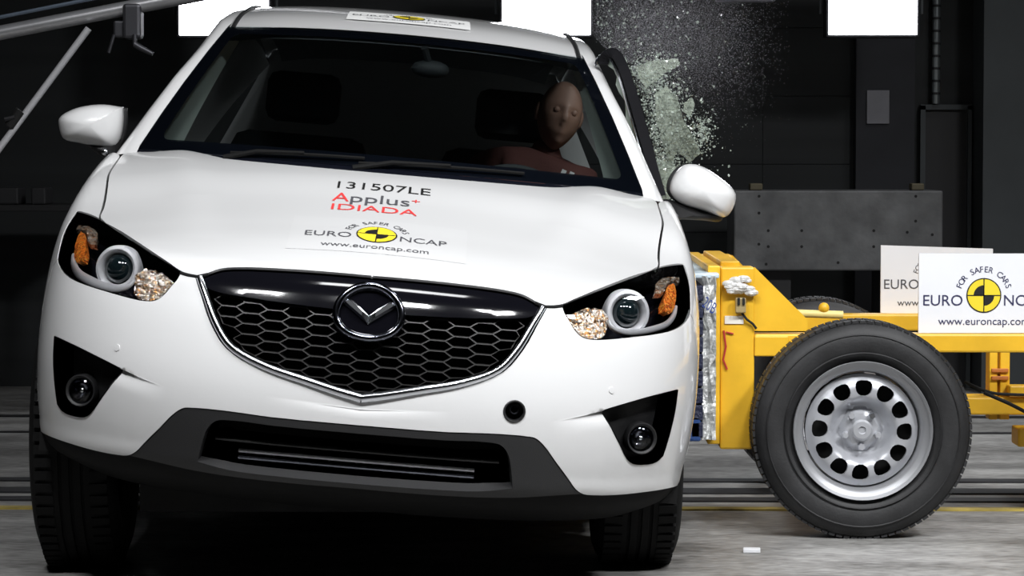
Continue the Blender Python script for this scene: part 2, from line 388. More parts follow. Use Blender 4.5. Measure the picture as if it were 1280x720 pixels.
def panel(name, pts, m, parent, holes=(), sp=.017, off=0., fl=.014, gap=.0012, side=None, sm=True, jit=0., facet=False, label=None, lines=()):
    """a skin panel: outline (body frame) laid on the body surface, offset inward by off, with a folded edge fl deep"""
    sp3 = smoothpoly if sm else (lambda p: p)
    if side is None: T = lambda L: to2(np.array(sp3(L)))
    else: T = lambda L: np.array(sp3(L))[:, 1:3]
    O = insetpoly(T(pts), gap); Hs = [insetpoly(T(h), -gap) for h in holes]
    q, F = cdt(O, Hs, sp, [to2(np.array(l)) for l in lines])
    if side is None: S = to3(q)
    else:
        o = np.stack([np.zeros(len(q)), q[:, 0], q[:, 1]], -1); S = cast(o, np.repeat([[side, 0, 0]], len(q), 0), .2, 1.2)
    n = grad(S); o_ = np.full(len(S), off)
    if jit: o_ = o_+np.random.uniform(-jit, jit, len(S))
    P = S-n*o_[:, None]
    a = np.array([P[t[1]]-P[t[0]] for t in F]); b = np.array([P[t[2]]-P[t[0]] for t in F])
    if (np.cross(a, b)*n[[t[0] for t in F]]).sum() < 0: F = [t[::-1] for t in F]
    cnt = {}
    for t in F:
        for i in range(len(t)): cnt[(t[i], t[(i+1) % len(t)])] = 1
    bd = [e for e in cnt if (e[1], e[0]) not in cnt]
    V = list(b2w(P)); N = list(nrm2w(n)); FF = list(F)
    if fl:
        Pi = S-n*(off+fl); ids = {}
        for e in bd:
            a_, b_ = e; d = P[b_]-P[a_]; nn = np.cross(d, n[a_]); nn = nn/(np.linalg.norm(nn)+1e-12)
            k = len(V); V += list(b2w(np.array([P[a_], P[b_], Pi[b_], Pi[a_]]))); N += [nrm2w(nn)]*4; FF.append((k+1, k, k+3, k+2))
    return mk(name, V, FF, m, parent, smooth=not facet, normals=None if facet else N, label=label)
def mir(L): return [(-p[0], p[1], p[2]) for p in L]
def sym(half):  # half outline from centre to centre on the right -> closed outline
    return list(half)+mir(half)[::-1]
def sgn(L, s): return [(s*p[0], p[1], p[2]) for p in L]

HEAD=[(0.840,0.712,0.959),(0.814,0.682,0.957),(0.765,0.608,0.948),(0.686,0.442,0.922),(0.602,0.282,0.892),(0.527,0.185,0.860),(0.490,0.151,0.842),(0.498,0.140,0.824),(0.511,0.136,0.806),(0.526,0.131,0.785),(0.545,0.132,0.769),(0.573,0.142,0.764),(0.618,0.167,0.767),(0.679,0.212,0.775),(0.743,0.273,0.784),(0.795,0.344,0.795),(0.832,0.417,0.813),(0.850,0.476,0.834),(0.851,0.521,0.875),(0.848,0.625,0.927)]
SEAM=[(0.765,0.608,0.948),(0.769,0.697,0.970),(0.775,0.783,0.994),(0.788,0.917,1.036),(0.797,1.019,1.065),(0.793,1.149,1.097),(0.785,1.28,1.120)]
HOODF=[(0.490,0.151,0.843),(0.468,0.141,0.839),(0.445,0.133,0.838),(0.419,0.133,0.846),(0.390,0.140,0.859),(0.360,0.142,0.865),(0.242,0.134,0.873),(0.095,0.127,0.876),(0.0,0.124,0.876)]
GRIN=[(0.428,0.125,0.834),(0.400,0.092,0.785),(0.367,0.061,0.725),(0.328,0.040,0.679),(0.245,0.020,0.640),(0.140,0.008,0.613),(0.066,0.003,0.595),(0.000,0.001,0.581)]
GROUT=[(0.449,0.133,0.836),(0.429,0.104,0.794),(0.397,0.068,0.728),(0.350,0.041,0.669),(0.258,0.019,0.628),(0.138,0.005,0.599),(0.050,0.001,0.578),(0.000,0.000,0.569)]
FOG=[(0.819,0.323,0.640),(0.750,0.229,0.626),(0.678,0.161,0.606),(0.621,0.121,0.588),(0.622,0.121,0.576),(0.644,0.134,0.539),(0.669,0.156,0.499),(0.692,0.181,0.462),(0.710,0.200,0.448),(0.742,0.233,0.445),(0.776,0.272,0.451),(0.793,0.291,0.466),(0.807,0.298,0.527),(0.816,0.311,0.589)]
SKIRT=[(0.0,0.002,0.505),(0.219,0.009,0.506),(0.311,0.019,0.510),(0.362,0.028,0.511),(0.429,0.044,0.509),(0.444,0.048,0.507),(0.464,0.056,0.494),(0.503,0.077,0.449),(0.543,0.107,0.402),(0.563,0.125,0.377),(0.585,0.141,0.364),(0.618,0.162,0.361),(0.674,0.202,0.362),(0.746,0.270,0.367),(0.812,0.370,0.370),(0.857,0.497,0.369)]
INTK=[(0.0,0.004,0.483),(0.217,0.011,0.484),(0.329,0.025,0.487),(0.360,0.031,0.482),(0.379,0.038,0.463),(0.392,0.051,0.420),(0.400,0.068,0.373),(0.319,0.056,0.359),(0.217,0.044,0.355),(0.0,0.037,0.353)]
TOW = (.387, .032, .572)

car = root('suv', (TX, 1.5, 0), 'white SUV with crash test stickers on its bonnet, rolled towards the yellow trolley', 'car')
# --- bonnet
hood_half = HOODF[::-1]+HEAD[1:6][::-1]+SEAM[:]+[(.765, 1.325, 1.125), (.62, 1.265, 1.14), (.4, 1.18, 1.142), (.2, 1.125, 1.142), (0, 1.105, 1.14)]
# HEAD[1:6] reversed runs from the tip up to the seam; drop its duplicate corner
hood_half = HOODF[::-1]+[HEAD[5], HEAD[4], HEAD[3], HEAD[2]]+SEAM[1:]+hood_half[-5:]
hood = panel('bonnet', sym(hood_half), 'paint', car, sp=.017, fl=.007, gap=.0036)
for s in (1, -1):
    MB().tube([b2w((s*p[0], p[1]-.001, p[2]-.001)) for p in HOODF[:4]], .0045, 8).build('bonnet_gap_shade', 'void', car, True)  # black strip added along the bonnet edge, stands in for the gap's shade
# --- bumper cover
def crease_lines():
    o = []
    for x0, z0, x1, z1, w, dp, both in GR:
        dx, dz = x1-x0, z1-z0; L = math.hypot(dx, dz); nx, nz = (dz/L, -dx/L); k = 1 if nz < 0 else -1
        a, c = (0.02, .999) if both else (.06, .985)
        for off in (-.0042, .0002):
            for sx in (1, -1):
                o.append([(sx*(x0+dx*t+k*nx*off), surf_y(x0+dx*t, z0+dz*t), z0+dz*t+k*nz*off) for t in np.linspace(a, c, 24)])
    return o
tow_hole = [(TOW[0]+.027*math.cos(t), TOW[1], TOW[2]+.027*math.sin(t)) for t in np.linspace(0, 2*math.pi, 21)[:-1]]
bump_half = GROUT[::-1]+HEAD[6:18]+[(.856, .505, .80), (.868, .52, .65), (.868, .52, .50), (.857, .497, .369)]+SKIRT[:-1][::-1]
bumper = panel('bumper_cover', sym(bump_half), 'paint', car, holes=[FOG, mir(FOG), tow_hole], sp=.0092, fl=.016, gap=.0012, lines=crease_lines())
# --- wings (front fenders) with wheel arch
arch = [(.88, .92+.42*math.cos(t), .36+.42*math.sin(t)) for t in np.linspace(R(3), R(168), 15)]
wing_half = SEAM[:-1]+[(.79, 1.25, 1.112), (.82, 1.36, 1.10), (.855, 1.45, 1.06), (.893, 1.45, .85), (.90, 1.45, .6), (.88, 1.45, .38)]+arch+[(.868, .52, .50), (.868, .52, .65), (.856, .505, .80), HEAD[17], HEAD[18], HEAD[19], HEAD[0], HEAD[1]]
for s in (1, -1):
    panel('wing', sgn(wing_half, s), 'paint', car, sp=.02, fl=.02, gap=.002)
# --- doors, sills, rear quarters (side panels)
def sidep(name, yz, m, s, **k): return panel(name, [(0, y, z) for y, z in yz], m, car, side=s, sm=False, sp=.05, gap=.003, **k)
rarch = [(3.62+.42*math.cos(t), .36+.42*math.sin(t)) for t in np.linspace(R(178), R(2), 15)]
for s in (1, -1):
    sidep('front_door', [(1.455, .40), (2.42, .40), (2.50, .8), (2.50, 1.115), (1.455, 1.075)], 'paint', s)
    sidep('rear_door', [(2.425, .40), (3.17, .40), (3.22, .62), (3.42, .85), (3.42, 1.13), (2.505, 1.115), (2.505, .8)], 'paint', s)
    sidep('rear_wing', [(3.19, .40)]+rarch+[(4.38, .40), (4.42, .9), (4.36, 1.12), (3.425, 1.13), (3.425, .85), (3.225, .62)], 'paint', s)
    sidep('sill', [(1.36, .24), (3.19, .24), (3.19, .395), (1.36, .395)], 'skirt', s)
# --- lower skirt with intake hole
SKB = [(0, .042, .336), (.126, .045, .335), (.289, .058, .337), (.414, .081, .344), (.498, .105, .354)]
panel('lower_skirt', sym(SKIRT[:11]+SKB[::-1]), 'skirt', car, holes=[sym(INTK)], sp=.02, fl=.03, off=.002)
panel('under_lip', sym(SKB+SKIRT[10:]+[(.855, .53, .33), (.80, .62, .25), (.68, .50, .25), (.5, .38, .25), (0, .30, .25)]), mat('under_lip_shade', (.006, .006, .006), .8, spec=.15), car, sp=.03, fl=.03, off=.004, gap=0)  # near-black colour carries the shade of the undercut
panel('intake_cavity', sym([(p[0]*1.03, p[1], p[2]+(.006 if i < 5 else -.006)) for i, p in enumerate(INTK)]), 'void', car, off=.16, fl=-.14, sp=.04)
b = MB()
for z, dy, r in ((.437, .035, .006),):
    b.tube([b2w((x, surf_y(abs(x), z)+dy, z)) for x in np.linspace(-.36, .36, 21)], r, 8, sq=.7)
b.build('intake_bar', 'skirt', car, True)
for k, z in enumerate((.409, .392)):
    t = MB().tube([b2w((x, .075+.1*x*x, z)) for x in np.linspace(-.30, .30, 15)], .0055, 8); t.build('radiator_tube', 'dchrome' if k else 'steel', car, True)
b = MB()
for i in range(9):
    x = -.28+i*.07; b.tube([b2w((x, .082+.1*x*x, .385)), b2w((x, .082+.1*x*x, .416))], .003, 6)
tag(b.build('radiator_fins', 'skirt', car), kind='stuff')
# --- grille
gr_top = [(p[0], p[1], p[2]-.006) for p in HOODF[3:]]      # just under the bonnet edge, outside -> centre
grille_half = gr_top[::-1]+[(.432, .13, .836)]+GRIN[1:]
panel('grille_cavity', sym(grille_half), 'void', car, off=.11, fl=-.10, sp=.04, gap=0)
bar_half = gr_top[::-1]+[(.432, .13, .836), (.418, .11, .815), (.40, .105, .808), (.31, .082, .800), (.15, .062, .793), (0, .06, .790)]
panel('grille_bar', sym(bar_half), 'black_gloss', car, off=.005, fl=.05, sp=.016, gap=0)
gm = smoothpoly(sym([tuple((np.array(a)+np.array(c))/2) for a, c in zip(GROUT, GRIN)][::-1]), 5)
gm = [p for p in gm if True]; k0 = max(range(len(gm)), key=lambda i: gm[i][0]*1.+gm[i][2]); k1 = max(range(len(gm)), key=lambda i: -gm[i][0]+gm[i][2])
low = gm[:k0+1][::-1]+gm[k1:][::-1] if k1 > k0 else gm
low = sorted([p for p in gm if p[2] < .8365], key=lambda p: p[0])
low = [p for p in low if p[2] < .80 or abs(p[0]) > .40]
MB().tube([b2w((p[0], surf_y(p[0], p[2])-.001, p[2])) for p in low], [.0085+.004*(1-abs(p[0])/.45) for p in low], 12).build('grille_surround', 'chrome', car, True)
gp = np.array([(p[0], p[2]) for p in smoothpoly(sym([(0, 0, .800), (.15, 0, .803), (.31, 0, .81), (.40, 0, .818)]+GRIN[1:]))])
b = MB(); PX, PZ = .0595, .0262
for i in range(-8, 9):
    for j in range(-2, 12):
        cx, cz = i*PX, .575+j*PZ+(PZ/2 if i % 2 else 0)
        hx = [(cx+a, cz+c) for a, c in ((-.0198, PZ/2), (.0198, PZ/2), (.0397, 0), (.0198, -PZ/2), (-.0198, -PZ/2), (-.0397, 0))]
        k = inside(hx+[(cx, cz)], gp)
        if not k[-1] or k.sum() < 4: continue
        ring = []
        for sc, dy in ((.998, .020), (.945, .020), (.93, .055), (.998, .055)):
            for (px, pz) in hx:
                qx, qz = cx+(px-cx)*sc, cz+(pz-cz)*(sc if sc > .99 else sc-.055)
                if not inside([(qx, qz)], gp)[0]:   # pull stray corners back to the opening
                    for tt in np.linspace(0, 1, 12):
                        rx, rz = qx+(cx-qx)*tt, qz+(cz-qz)*tt
                        if inside([(rx, rz)], gp)[0]: break
                    qx, qz = rx, rz
                ring.append(b2w((qx, surf_y(abs(qx), qz)+dy, qz)))
        F = []
        for a, c in ((0, 1), (1, 2), (3, 0)):
            F += [(a*6+q, a*6+(q+1) % 6, c*6+(q+1) % 6, c*6+q) for q in range(6)]
        b.add(ring, F)
b.build('honeycomb_mesh', 'mesh', car)
# emblem: oval ring with a winged letter
EC = np.array([0, .056, .783]); en = np.array([0, -.93, .30]); en /= np.linalg.norm(en); eu = np.array([1, 0, 0.]); ew = np.cross(en, eu)*-1
if ew[2] < 0: ew = -ew
def em(u, v, h): return b2w(EC+eu*u+ew*v+en*(h+.012))
rg = MB().tube([em(.083*math.cos(t), .069*math.sin(t)-.004*math.cos(2*t), 0) for t in np.linspace(0, 2*math.pi, 49)[:-1]], .0100, 10, closed=True)
emb = rg.build('emblem', 'dchrome', car, True)
b = MB()
for s in (1, -1):
    P = [(0, -.028), (0, -.006), (.024, .016), (.044, .031), (.066, .042), (.077, .031), (.060, .017), (.034, -.002)]
    P = [(s*x, y) for x, y in P]; n = len(P); cx = sum(p[0] for p in P)/n; cy = sum(p[1] for p in P)/n
    V = [em(x, y, -.004) for x, y in P]+[em(cx+(x-cx)*.55, cy+(y-cy)*.55, .008) for x, y in P]
    b.add(V, [tuple(range(n, 2*n))]+[(k, (k+1) % n, (k+1) % n+n, k+n) for k in range(n)])
b.build('emblem_wings', 'chrome', emb)
panel_disc = MB().add([em(.083*math.cos(t), .069*math.sin(t), -.008) for t in np.linspace(0, 2*math.pi, 33)[:-1]], [tuple(range(32))]).build('emblem_back', 'black_gloss', emb)
# --- tow eye cover opening, parking sensors
b = MB().tube([b2w((TOW[0]+.026*math.cos(t), surf_y(TOW[0]+.026*math.cos(t), TOW[2]+.026*math.sin(t))-.001, TOW[2]+.026*math.sin(t))) for t in np.linspace(0, 2*math.pi, 25)[:-1]], .003, 6, closed=True)
b.lathe([(.024, 0), (.020, .05), (.0, .05)], b2w((TOW[0], .03, TOW[2])), nrm2w([0, 1, 0]), 20)
tw = b.build('tow_eye_socket', 'black', car, True)
MB().lathe([(.009, .0), (.012, .002), (.012, .03)], b2w((TOW[0], .042, TOW[2]+.004)), nrm2w([0, 1, 0]), 16).build('tow_eye_thread', 'dchrome', tw, True)
for s in (1, -1):
    y = surf_y(.634, .638); n = grad(np.array([[.634, y, .638]]))[0]
    MB().lathe([(0, .0022), (.0085, .0018), (.0095, 0), (.0095, -.004)], b2w((s*.634, y, .638)), nrm2w((s*n[0], n[1], n[2])), 20).build('parking_sensor', 'paint', car, True)
# --- fog lamps
for s in (1, -1):
    bz = panel('fog_lamp_bezel', sgn(FOG, s), 'black', car, off=.055, fl=-.058, sp=.03, gap=0)
    c = np.array([.733, .209, .512]); n = grad(c[None])[0]; ax = np.array([n[0]*.35, -1, 0]); ax /= np.linalg.norm(ax); c = c-ax*.024
    ax = np.array([s*ax[0], ax[1], 0]); c = np.array([s*c[0], c[1], c[2]])
    MB().lathe([(.043, -.05), (.043, .004), (.039, .010), (.034, .006), (.034, -.006)], b2w(c), nrm2w(ax), 36).build('fog_lamp_ring', 'black', bz, True)
    MB().lathe([(.033, .002), (.028, -.014), (.016, -.024), (0, -.027)], b2w(c), nrm2w(ax), 28).build('fog_reflector', 'dchrome', bz, True)
    v, fc = sph(b2w(c-ax*.006), .009, 12, 8); mk('fog_bulb', v, fc, 'chrome', bz, True)
    MB().lathe([(0, .013), (.014, .011), (.026, .006), (.034, 0)], b2w(c), nrm2w(ax), 28).build('fog_lens', 'lens', bz, True)
# --- headlamps
HB = [(.508, 0, .820), (.528, 0, .846), (.560, 0, .868), (.60, 0, .872), (.63, 0, .852), (.634, 0, .82), (.63, 0, .79), (.60, 0, .771), (.548, 0, .774), (.524, 0, .79)]
TURN = [(.786, 0, .905), (.797, 0, .926), (.815, 0, .930), (.822, 0, .91), (.823, 0, .88), (.820, 0, .855), (.806, 0, .842), (.79, 0, .85), (.783, 0, .875)]
CHB = [(.750, 0, .905), (.762, 0, .932), (.80, 0, .946), (.835, 0, .944), (.838, 0, .931), (.812, 0, .936), (.789, 0, .928), (.775, 0, .905)]
for s in (1, -1):
    hs = panel('headlamp_housing', sgn(HEAD, s), 'black_gloss', car, off=.075, fl=-.073, sp=.03, gap=.0015)
    panel('headlamp_lens', sgn(HEAD, s), 'lens', car, off=.001, fl=0, sp=.016, gap=.002)
    pc = np.array([.687, surf_y(.687, .866), .866]); n = grad(pc[None])[0]
    ax = np.array([.27, -.94, .10]); ax /= np.linalg.norm(ax); c = pc-n*.047+np.array([0, .004, 0])
    ax = np.array([s*ax[0], ax[1], ax[2]]); c = np.array([s*c[0], c[1], c[2]]); cw, aw = b2w(c), nrm2w(ax)
    MB().lathe([(.064, -.02), (.062, .002), (.058, .010), (.051, .012), (.045, .008), (.041, .0), (.041, -.03)], cw, aw, 48).build('lamp_ring', 'ring', hs, True)
    MB().lathe([(0, .020), (.014, .018), (.027, .011), (.036, .002), (.041, -.008)], cw, aw, 36).build('projector_lens', 'proj', hs, True)
    def onS(x, z, d):
        y = surf_y(x, z); p = np.array([x, y, z]); q = p-grad(p[None])[0]*d; return b2w((s*q[0], q[1], q[2]))
    cr = [(.833, .862), (.826, .838), (.805, .816), (.765, .803), (.715, .794), (.672, .793), (.640, .806), (.625, .83)]
    cr = [tuple(p) for p in np.array(smoothpoly([(p[0], p[1]) for p in cr], 4))][:-4]
    MB().tube([onS(x, z, .030) for x, z in cr], [.005+.008*math.sin(math.pi*min(1, (i+1)/len(cr)*1.05)) for i in range(len(cr))], 10, sq=.7).build('lamp_sweep', 'ring', hs, True)
    def fill(L): return [(x, surf_y(x, z), z) for x, _, z in L]
    panel('main_beam_reflector', sgn(fill(HB), s), 'facet', hs, off=.040, jit=.0035, fl=.02, sp=.0105, facet=True, gap=0)
    panel('turn_signal', sgn(fill(TURN), s), 'amber', hs, off=.024, jit=.0009, fl=.02, sp=.009, facet=True, gap=0)
    panel('side_reflector', sgn(fill(CHB), s), 'facet', hs, off=.024, jit=.0015, fl=.015, sp=.009, facet=True, gap=0)
# --- windscreen
def ws(u, v, dx=0., lift=0.):
    """u -1..1 across, v 0..1 up"""
    w = .755+(.573-.755)*v; x = u*w
    y = (1.08+.25*u*u)*(1-v)+(1.93+.06*u*u)*v; z = (1.150-.008*u*u)*(1-v)+(1.572-.020*u*u)*v
    b = 4*v*(1-v)*(.022*(1-.3*u*u)); y -= b*.55; z += b*.83
    return np.array([x, y-lift*.5, z+lift*.85])
v, fc = grid(lambda a, c: b2w(ws(-1+2*a, c)), 28, 20); mk('windscreen', v, fc, 'glass', car, True)
def fr_in(t):  # inner edge of the black border, t 0..1 around: rounded rectangle in (u,v)
    pass
def rrect(hu, v0, v1, r, n=8):
    o = []
    for cx, cy, a0 in ((hu-r*.7, v1-r, 0), (-hu+r*.7, v1-r, 90), (-hu+r*.7, v0+r, 180), (hu-r*.7, v0+r, 270)):
        for k in range(n+1):
            t = R(a0+90*k/n); o.append((cx+.7*r*math.cos(t), cy+r*math.sin(t)))
    return o
q, F = cdt([(-1, 0), (1, 0), (1, 1), (-1, 1)], [rrect(.935, .075, .935, .05)], .05)
mk('windscreen_border', [b2w(ws(a, c, lift=-.003)) for a, c in q], F, 'frit', car, True)
v, fc = grid(lambda a, c: b2w(ws(-1+2*a, 0)+np.array([0, -.10*c, -.035*c-.004])), 28, 3); mk('cowl_panel', v, fc, 'frit', car, True)
def wiper(u0, u1, v0, v1):
    b = MB(); pts = [b2w(ws(u0+(u1-u0)*t, v0+(v1-v0)*t, lift=.008+.004*math.sin(math.pi*t))) for t in np.linspace(0, 1, 12)]
    b.tube(pts, .005, 6); o = b.build('wiper', M['rubber2'], car, True)
    MB().tube([b2w(ws(u0-.02, v0-.02, lift=.0)), b2w(ws(u0+(u1-u0)*.2, v0+(v1-v0)*.2, lift=.016)), b2w(ws(u0+(u1-u0)*.55, v0+(v1-v0)*.55, lift=.018))], [.010, .007, .005], 8).build('wiper_arm', 'rubber2', o, True)
wiper(-.12, .52, .0, .028); wiper(-.62, -.10, .0, .03)
# --- roof
RY = [1.93, 2.05, 2.3, 2.6, 2.9, 3.3, 3.7, 4.05, 4.2]; RZ = [1.574, 1.612, 1.655, 1.680, 1.692, 1.69, 1.67, 1.62, 1.575]
def roof(u, y):
    hw = ip(np.array(y), [1.93, 2.05, 2.3, 2.7, 3.2, 3.8, 4.2], [.573, .565, .552, .548, .548, .54, .52]); z = ip(np.array(y), RY, RZ)
    return np.array([u*hw, y+.06*u*u*max(0, 1-(y-1.93)/.5), float(z)-(.020+.004*min(1, (y-1.93)/.4))*u*u-.012*u**6])
# --- A pillars running into the roof rails
for s in (1, -1):
    out = [(.835, 1.32, 1.092), (.817, 1.42, 1.13), (.765, 1.57, 1.24), (.708, 1.72, 1.352), (.650, 1.90, 1.478), (.607, 2.06, 1.572), (.602, 2.3, 1.604), (.610, 2.7, 1.630), (.612, 3.2, 1.636), (.60, 3.8, 1.600), (.58, 4.12, 1.53)]
    def inn(i):
        o = out[i]
        if i == 0: return np.array([.757, 1.27, 1.115])
        if i <= 5:
            v = (0, .02, .25, .5, .78, 1.0)[i]; return ws(1, v, lift=.001)
        return np.array(roof(.985, o[1]))-np.array([0, 0, .001])
    rows = []
    for i, o in enumerate(out):
        a = inn(i); c = np.array(o); bulge = np.array([.012, -.004, .016])*(1 if i < 4 else .35)
        side_in = c+np.array([-.012, .05, -.045])
        rows.append([a+(c-a)*t+bulge*math.sin(math.pi*t) for t in np.linspace(0, 1, 7)]+[side_in])
    V = [b2w((s*p[0], p[1], p[2])) for r in rows for p in r]; K = 8
    F = [(i*K+k, i*K+k+1, (i+1)*K+k+1, (i+1)*K+k) for i in range(len(rows)-1) for k in range(K-1)]
    mb = MB(); mb.add(V, F); mb.build('roof_pillar', 'paint', car, True)
v, fc = grid(lambda a, c: b2w(roof(-1+2*a, 1.93+2.27*c)), 28, 40); rf = mk('roof', v, fc, 'paint', car, True)
v, fc = grid(lambda a, c: b2w(roof(-1+2*a, 1.96+2.2*c)-np.array([0, 0, .045])), 10, 12); mk('headliner', v, fc, mat('headliner_cloth', (.25, .27, .28), .9), car, True)
for s in (1, -1):
    MB().tube([b2w(roof(s*.975, y)+np.array([0, 0, .002])) for y in np.linspace(1.945, 4.1, 30)], .0075, 8).build('roof_moulding', 'black', car, True)
# roof sticker
def rstk(a, c, h=.004): 
    p = roof(((-.200+.40*a)/.56), 2.045+.185*c); return b2w(p+np.array([0, 0, h]))
v, fc = grid(lambda a, c: rstk(a, c), 12, 8); stk = mk('roof_sticker', v, fc, 'sticker_roof', rf, True)
# --- side glass and pillars, tailgate
belt = lambda y: np.array([.862-.03*max(0, (y-3.2))**1.5, y, 1.075+.03*(y-1.45)/2])
def railp(y): return np.array([float(ip(np.array(y), [1.4, 1.57, 1.72, 1.9, 2.06, 2.3, 2.7, 3.2, 3.8, 4.12], [.81, .755, .70, .642, .60, .592, .602, .604, .592, .572])), y, float(ip(np.array(y), [1.4, 1.57, 1.72, 1.9, 2.06, 2.3, 2.7, 3.2, 3.8, 4.12], [1.10, 1.215, 1.325, 1.452, 1.55, 1.60, 1.625, 1.625, 1.575, 1.50]))])
def sidepatch(name, y0, y1, m, s, out=0.):
    def fn(a, c):
        y = y0+(y1-y0)*a; lo, hi = belt(y), railp(min(y, 4.12)); p = lo+(hi-lo)*c; p[0] += .03*4*c*(1-c)*.5+out; return b2w((s*p[0], p[1], p[2]))
    v, fc = grid(fn, 8, 8); return mk(name, v, fc, m, car, True)
for s in (1, -1):
    if s == -1: sidepatch('front_side_window', 1.46, 2.44, 'sglass', s)
    sidepatch('centre_pillar', 2.44, 2.56, 'black_gloss', s, .003)
    sidepatch('rear_side_window', 2.56, 3.40, 'sglass', s)
    sidepatch('rear_pillar', 3.40, 4.12, 'paint', s, .003)
def tail(a, c):
    u = -1+2*a; z = .28+1.28*c; w = .80 if z < 1.1 else .80-.24*((z-1.1)/.46)
    y = 4.45-.04*u*u-(.0 if z < 1.05 else .33*((z-1.05)/.5)**1.3); return b2w((u*w, y, z))
v, fc = grid(tail, 10, 14); mk('tailgate', v, fc, 'paint', car, True)
# --- dark boxes and wheel-well liners added to block light under the body
MB().box((-.62, .40, .21), (.62, 4.35, .30)).build('underbody_shade_box', 'void', car)  # added dark slab for the shadow under the car
o = bpy.data.objects['underbody_shade_box']
b = MB().box((-.58, .42, .28), (.58, 1.25, .78)); b.v = [b2w(p) for p in b.v]; b.build('engine_bay_light_block', 'void', car)  # plain black box added to stop light leaking through the body
for s in (1, -1):
    b = MB(); w = [(.50, .92+.44*math.cos(t), .38+.44*math.sin(t)) for t in np.linspace(R(-8), R(188), 17)]
    V = [b2w((s*p[0], p[1], p[2])) for p in w]+[b2w((s*.86, p[1], p[2])) for p in w]; n = len(w)
    b.add(V, [(k, k+1, k+1+n, k+n) for k in range(n-1)]+[tuple(range(n))]); b.build('wheel_arch_liner', 'void', car)
# --- wheels of the car
def tyre_prof(Ro, Ri, w):
    h = w/2
    return [(Ri, -h*.72), (Ri+.012, -h*.86), (Ri+(Ro-Ri)*.35, -h*1.0), (Ri+(Ro-Ri)*.62, -h*1.02), (Ro-.028, -h*.94), (Ro-.010, -h*.82), (Ro-.003, -h*.66), (Ro, -h*.45), (Ro, -h*.30), (Ro-.008, -h*.285), (Ro-.008, -h*.235), (Ro, -h*.22), (Ro, -h*.05), (Ro-.008, -h*.035), (Ro-.008, h*.035), (Ro, h*.05), (Ro, h*.22), (Ro-.008, h*.235), (Ro-.008, h*.285), (Ro, h*.30), (Ro, h*.45), (Ro-.003, h*.66), (Ro-.010, h*.82), (Ro-.028, h*.94), (Ri+(Ro-Ri)*.62, h*1.02), (Ri+(Ro-Ri)*.35, h), (Ri+.012, h*.86), (Ri, h*.72)]
for x, y in ((-.795, .92), (.757, .92), (-.795, 3.62), (.757, 3.62)):
    s = 1 if x > 0 else -1; c = y2w((x, y, .362)); ax = np.array([s*1., 0, 0])@_z.T
    ty = MB().lathe(tyre_prof(.362, .222, .232), c, ax, 72).build('tyre', 'rubber2', car, True)
    b = MB()
    for k in range(64):     # shoulder blocks of the tread
        t = 2*math.pi*k/64
        for sd in (-1, 1):
            m = Matrix.Translation(Vector(c))@Matrix.Rotation(PSI, 4, 'Z')@Matrix.Rotation(t, 4, 'X')
            b.box((sd*.074-.024, -.012, .356), (sd*.074+.024, .012, .3665), mx=m)
    tag(b.build('tread_blocks', 'rubber2', ty), kind='stuff')
    MB().lathe([(.222, .085), (.226, .098), (.21, .09), (.20, .06), (.12, .075), (.05, .085), (0, .085)], c, ax, 40).build('alloy_rim', 'steel', ty, True)
# --- door mirrors
def pillow(name, poly, yc, dep_f, dep_b, m, parent, smoothn=4):
    P = np.array(smoothpoly([(p[0], p[1]) for p in poly], smoothn, 70)); n = len(P); c = P.mean(0); V = []; 
    prof = [(.12, -1), (.45, -.90), (.72, -.70), (.90, -.42), (.98, -.15), (1, .0), (1, .55), (.97, 1.0)]
    for sc, h in prof:
        for p in P: V.append(b2w((c[0]+(p[0]-c[0])*sc, yc+(h*dep_f if h < 0 else h*dep_b), c[1]+(p[1]-c[1])*sc)))
    K = len(prof); F = [(i*n+k, i*n+(k+1) % n, (i+1)*n+(k+1) % n, (i+1)*n+k) for i in range(K-1) for k in range(n)]+[tuple(range(n)), tuple((K-1)*n+k for k in range(n))[::-1]]
    b = MB(); b.add(V, F); return b.build(name, m, parent, True)
RM = [(.851, 1.150), (.852, 1.19), (.884, 1.235), (.925, 1.24), (.997, 1.207), (1.050, 1.161), (1.037, 1.100), (1.02, 1.088), (.958, 1.101), (.878, 1.122)]
LM = [(-1.019, 1.21), (-.982, 1.24), (-.93, 1.258), (-.885, 1.264), (-.831, 1.261), (-.827, 1.222), (-.832, 1.165), (-.845, 1.138), (-.867, 1.133), (-.95, 1.141), (-1.001, 1.15), (-1.016, 1.18)]
for poly, s in ((RM, 1), (LM, -1)):
    mr = pillow('door_mirror', poly, 1.50, .085, .05, 'paint', car)
    P = np.array(poly); c = P.mean(0)
    pillow('mirror_bezel', [(c[0]+(p[0]-c[0])*.985+(-s*.008), c[1]+(p[1]-c[1])*.985) for p in poly], 1.555, .02, .035, 'black', mr)
    zb = P[:, 1].min()
    lower = [(s*.845, zb+.035), (s*.90, zb+.025), (s*.96, zb+.012), (s*1.02, zb+.002), (s*1.015, zb-.012), (s*.955, zb-.016), (s*.885, zb-.020), (s*.84, zb-.03)]
    if s == -1: lower = [(-.832, zb+.03), (-.90, zb+.016), (-.93, zb+.004), (-.91, zb-.012), (-.87, zb-.032), (-.835, zb-.035)]
    pillow('mirror_foot', lower, 1.52, .06, .05, 'black', mr)
    MB().tube([b2w((s*.80, 1.56, 1.085)), b2w((s*.845, 1.54, 1.10)), b2w((s*.875, 1.53, zb+.01))], [.04, .032, .026], 12, sq=.7).build('mirror_arm', 'black', mr, True)
    v, fc = sph(b2w((s*.868, 1.455, zb-.012)), (.011, .009, .011), 12, 8); mk('mirror_camera', v, fc, 'chrome', mr, True)
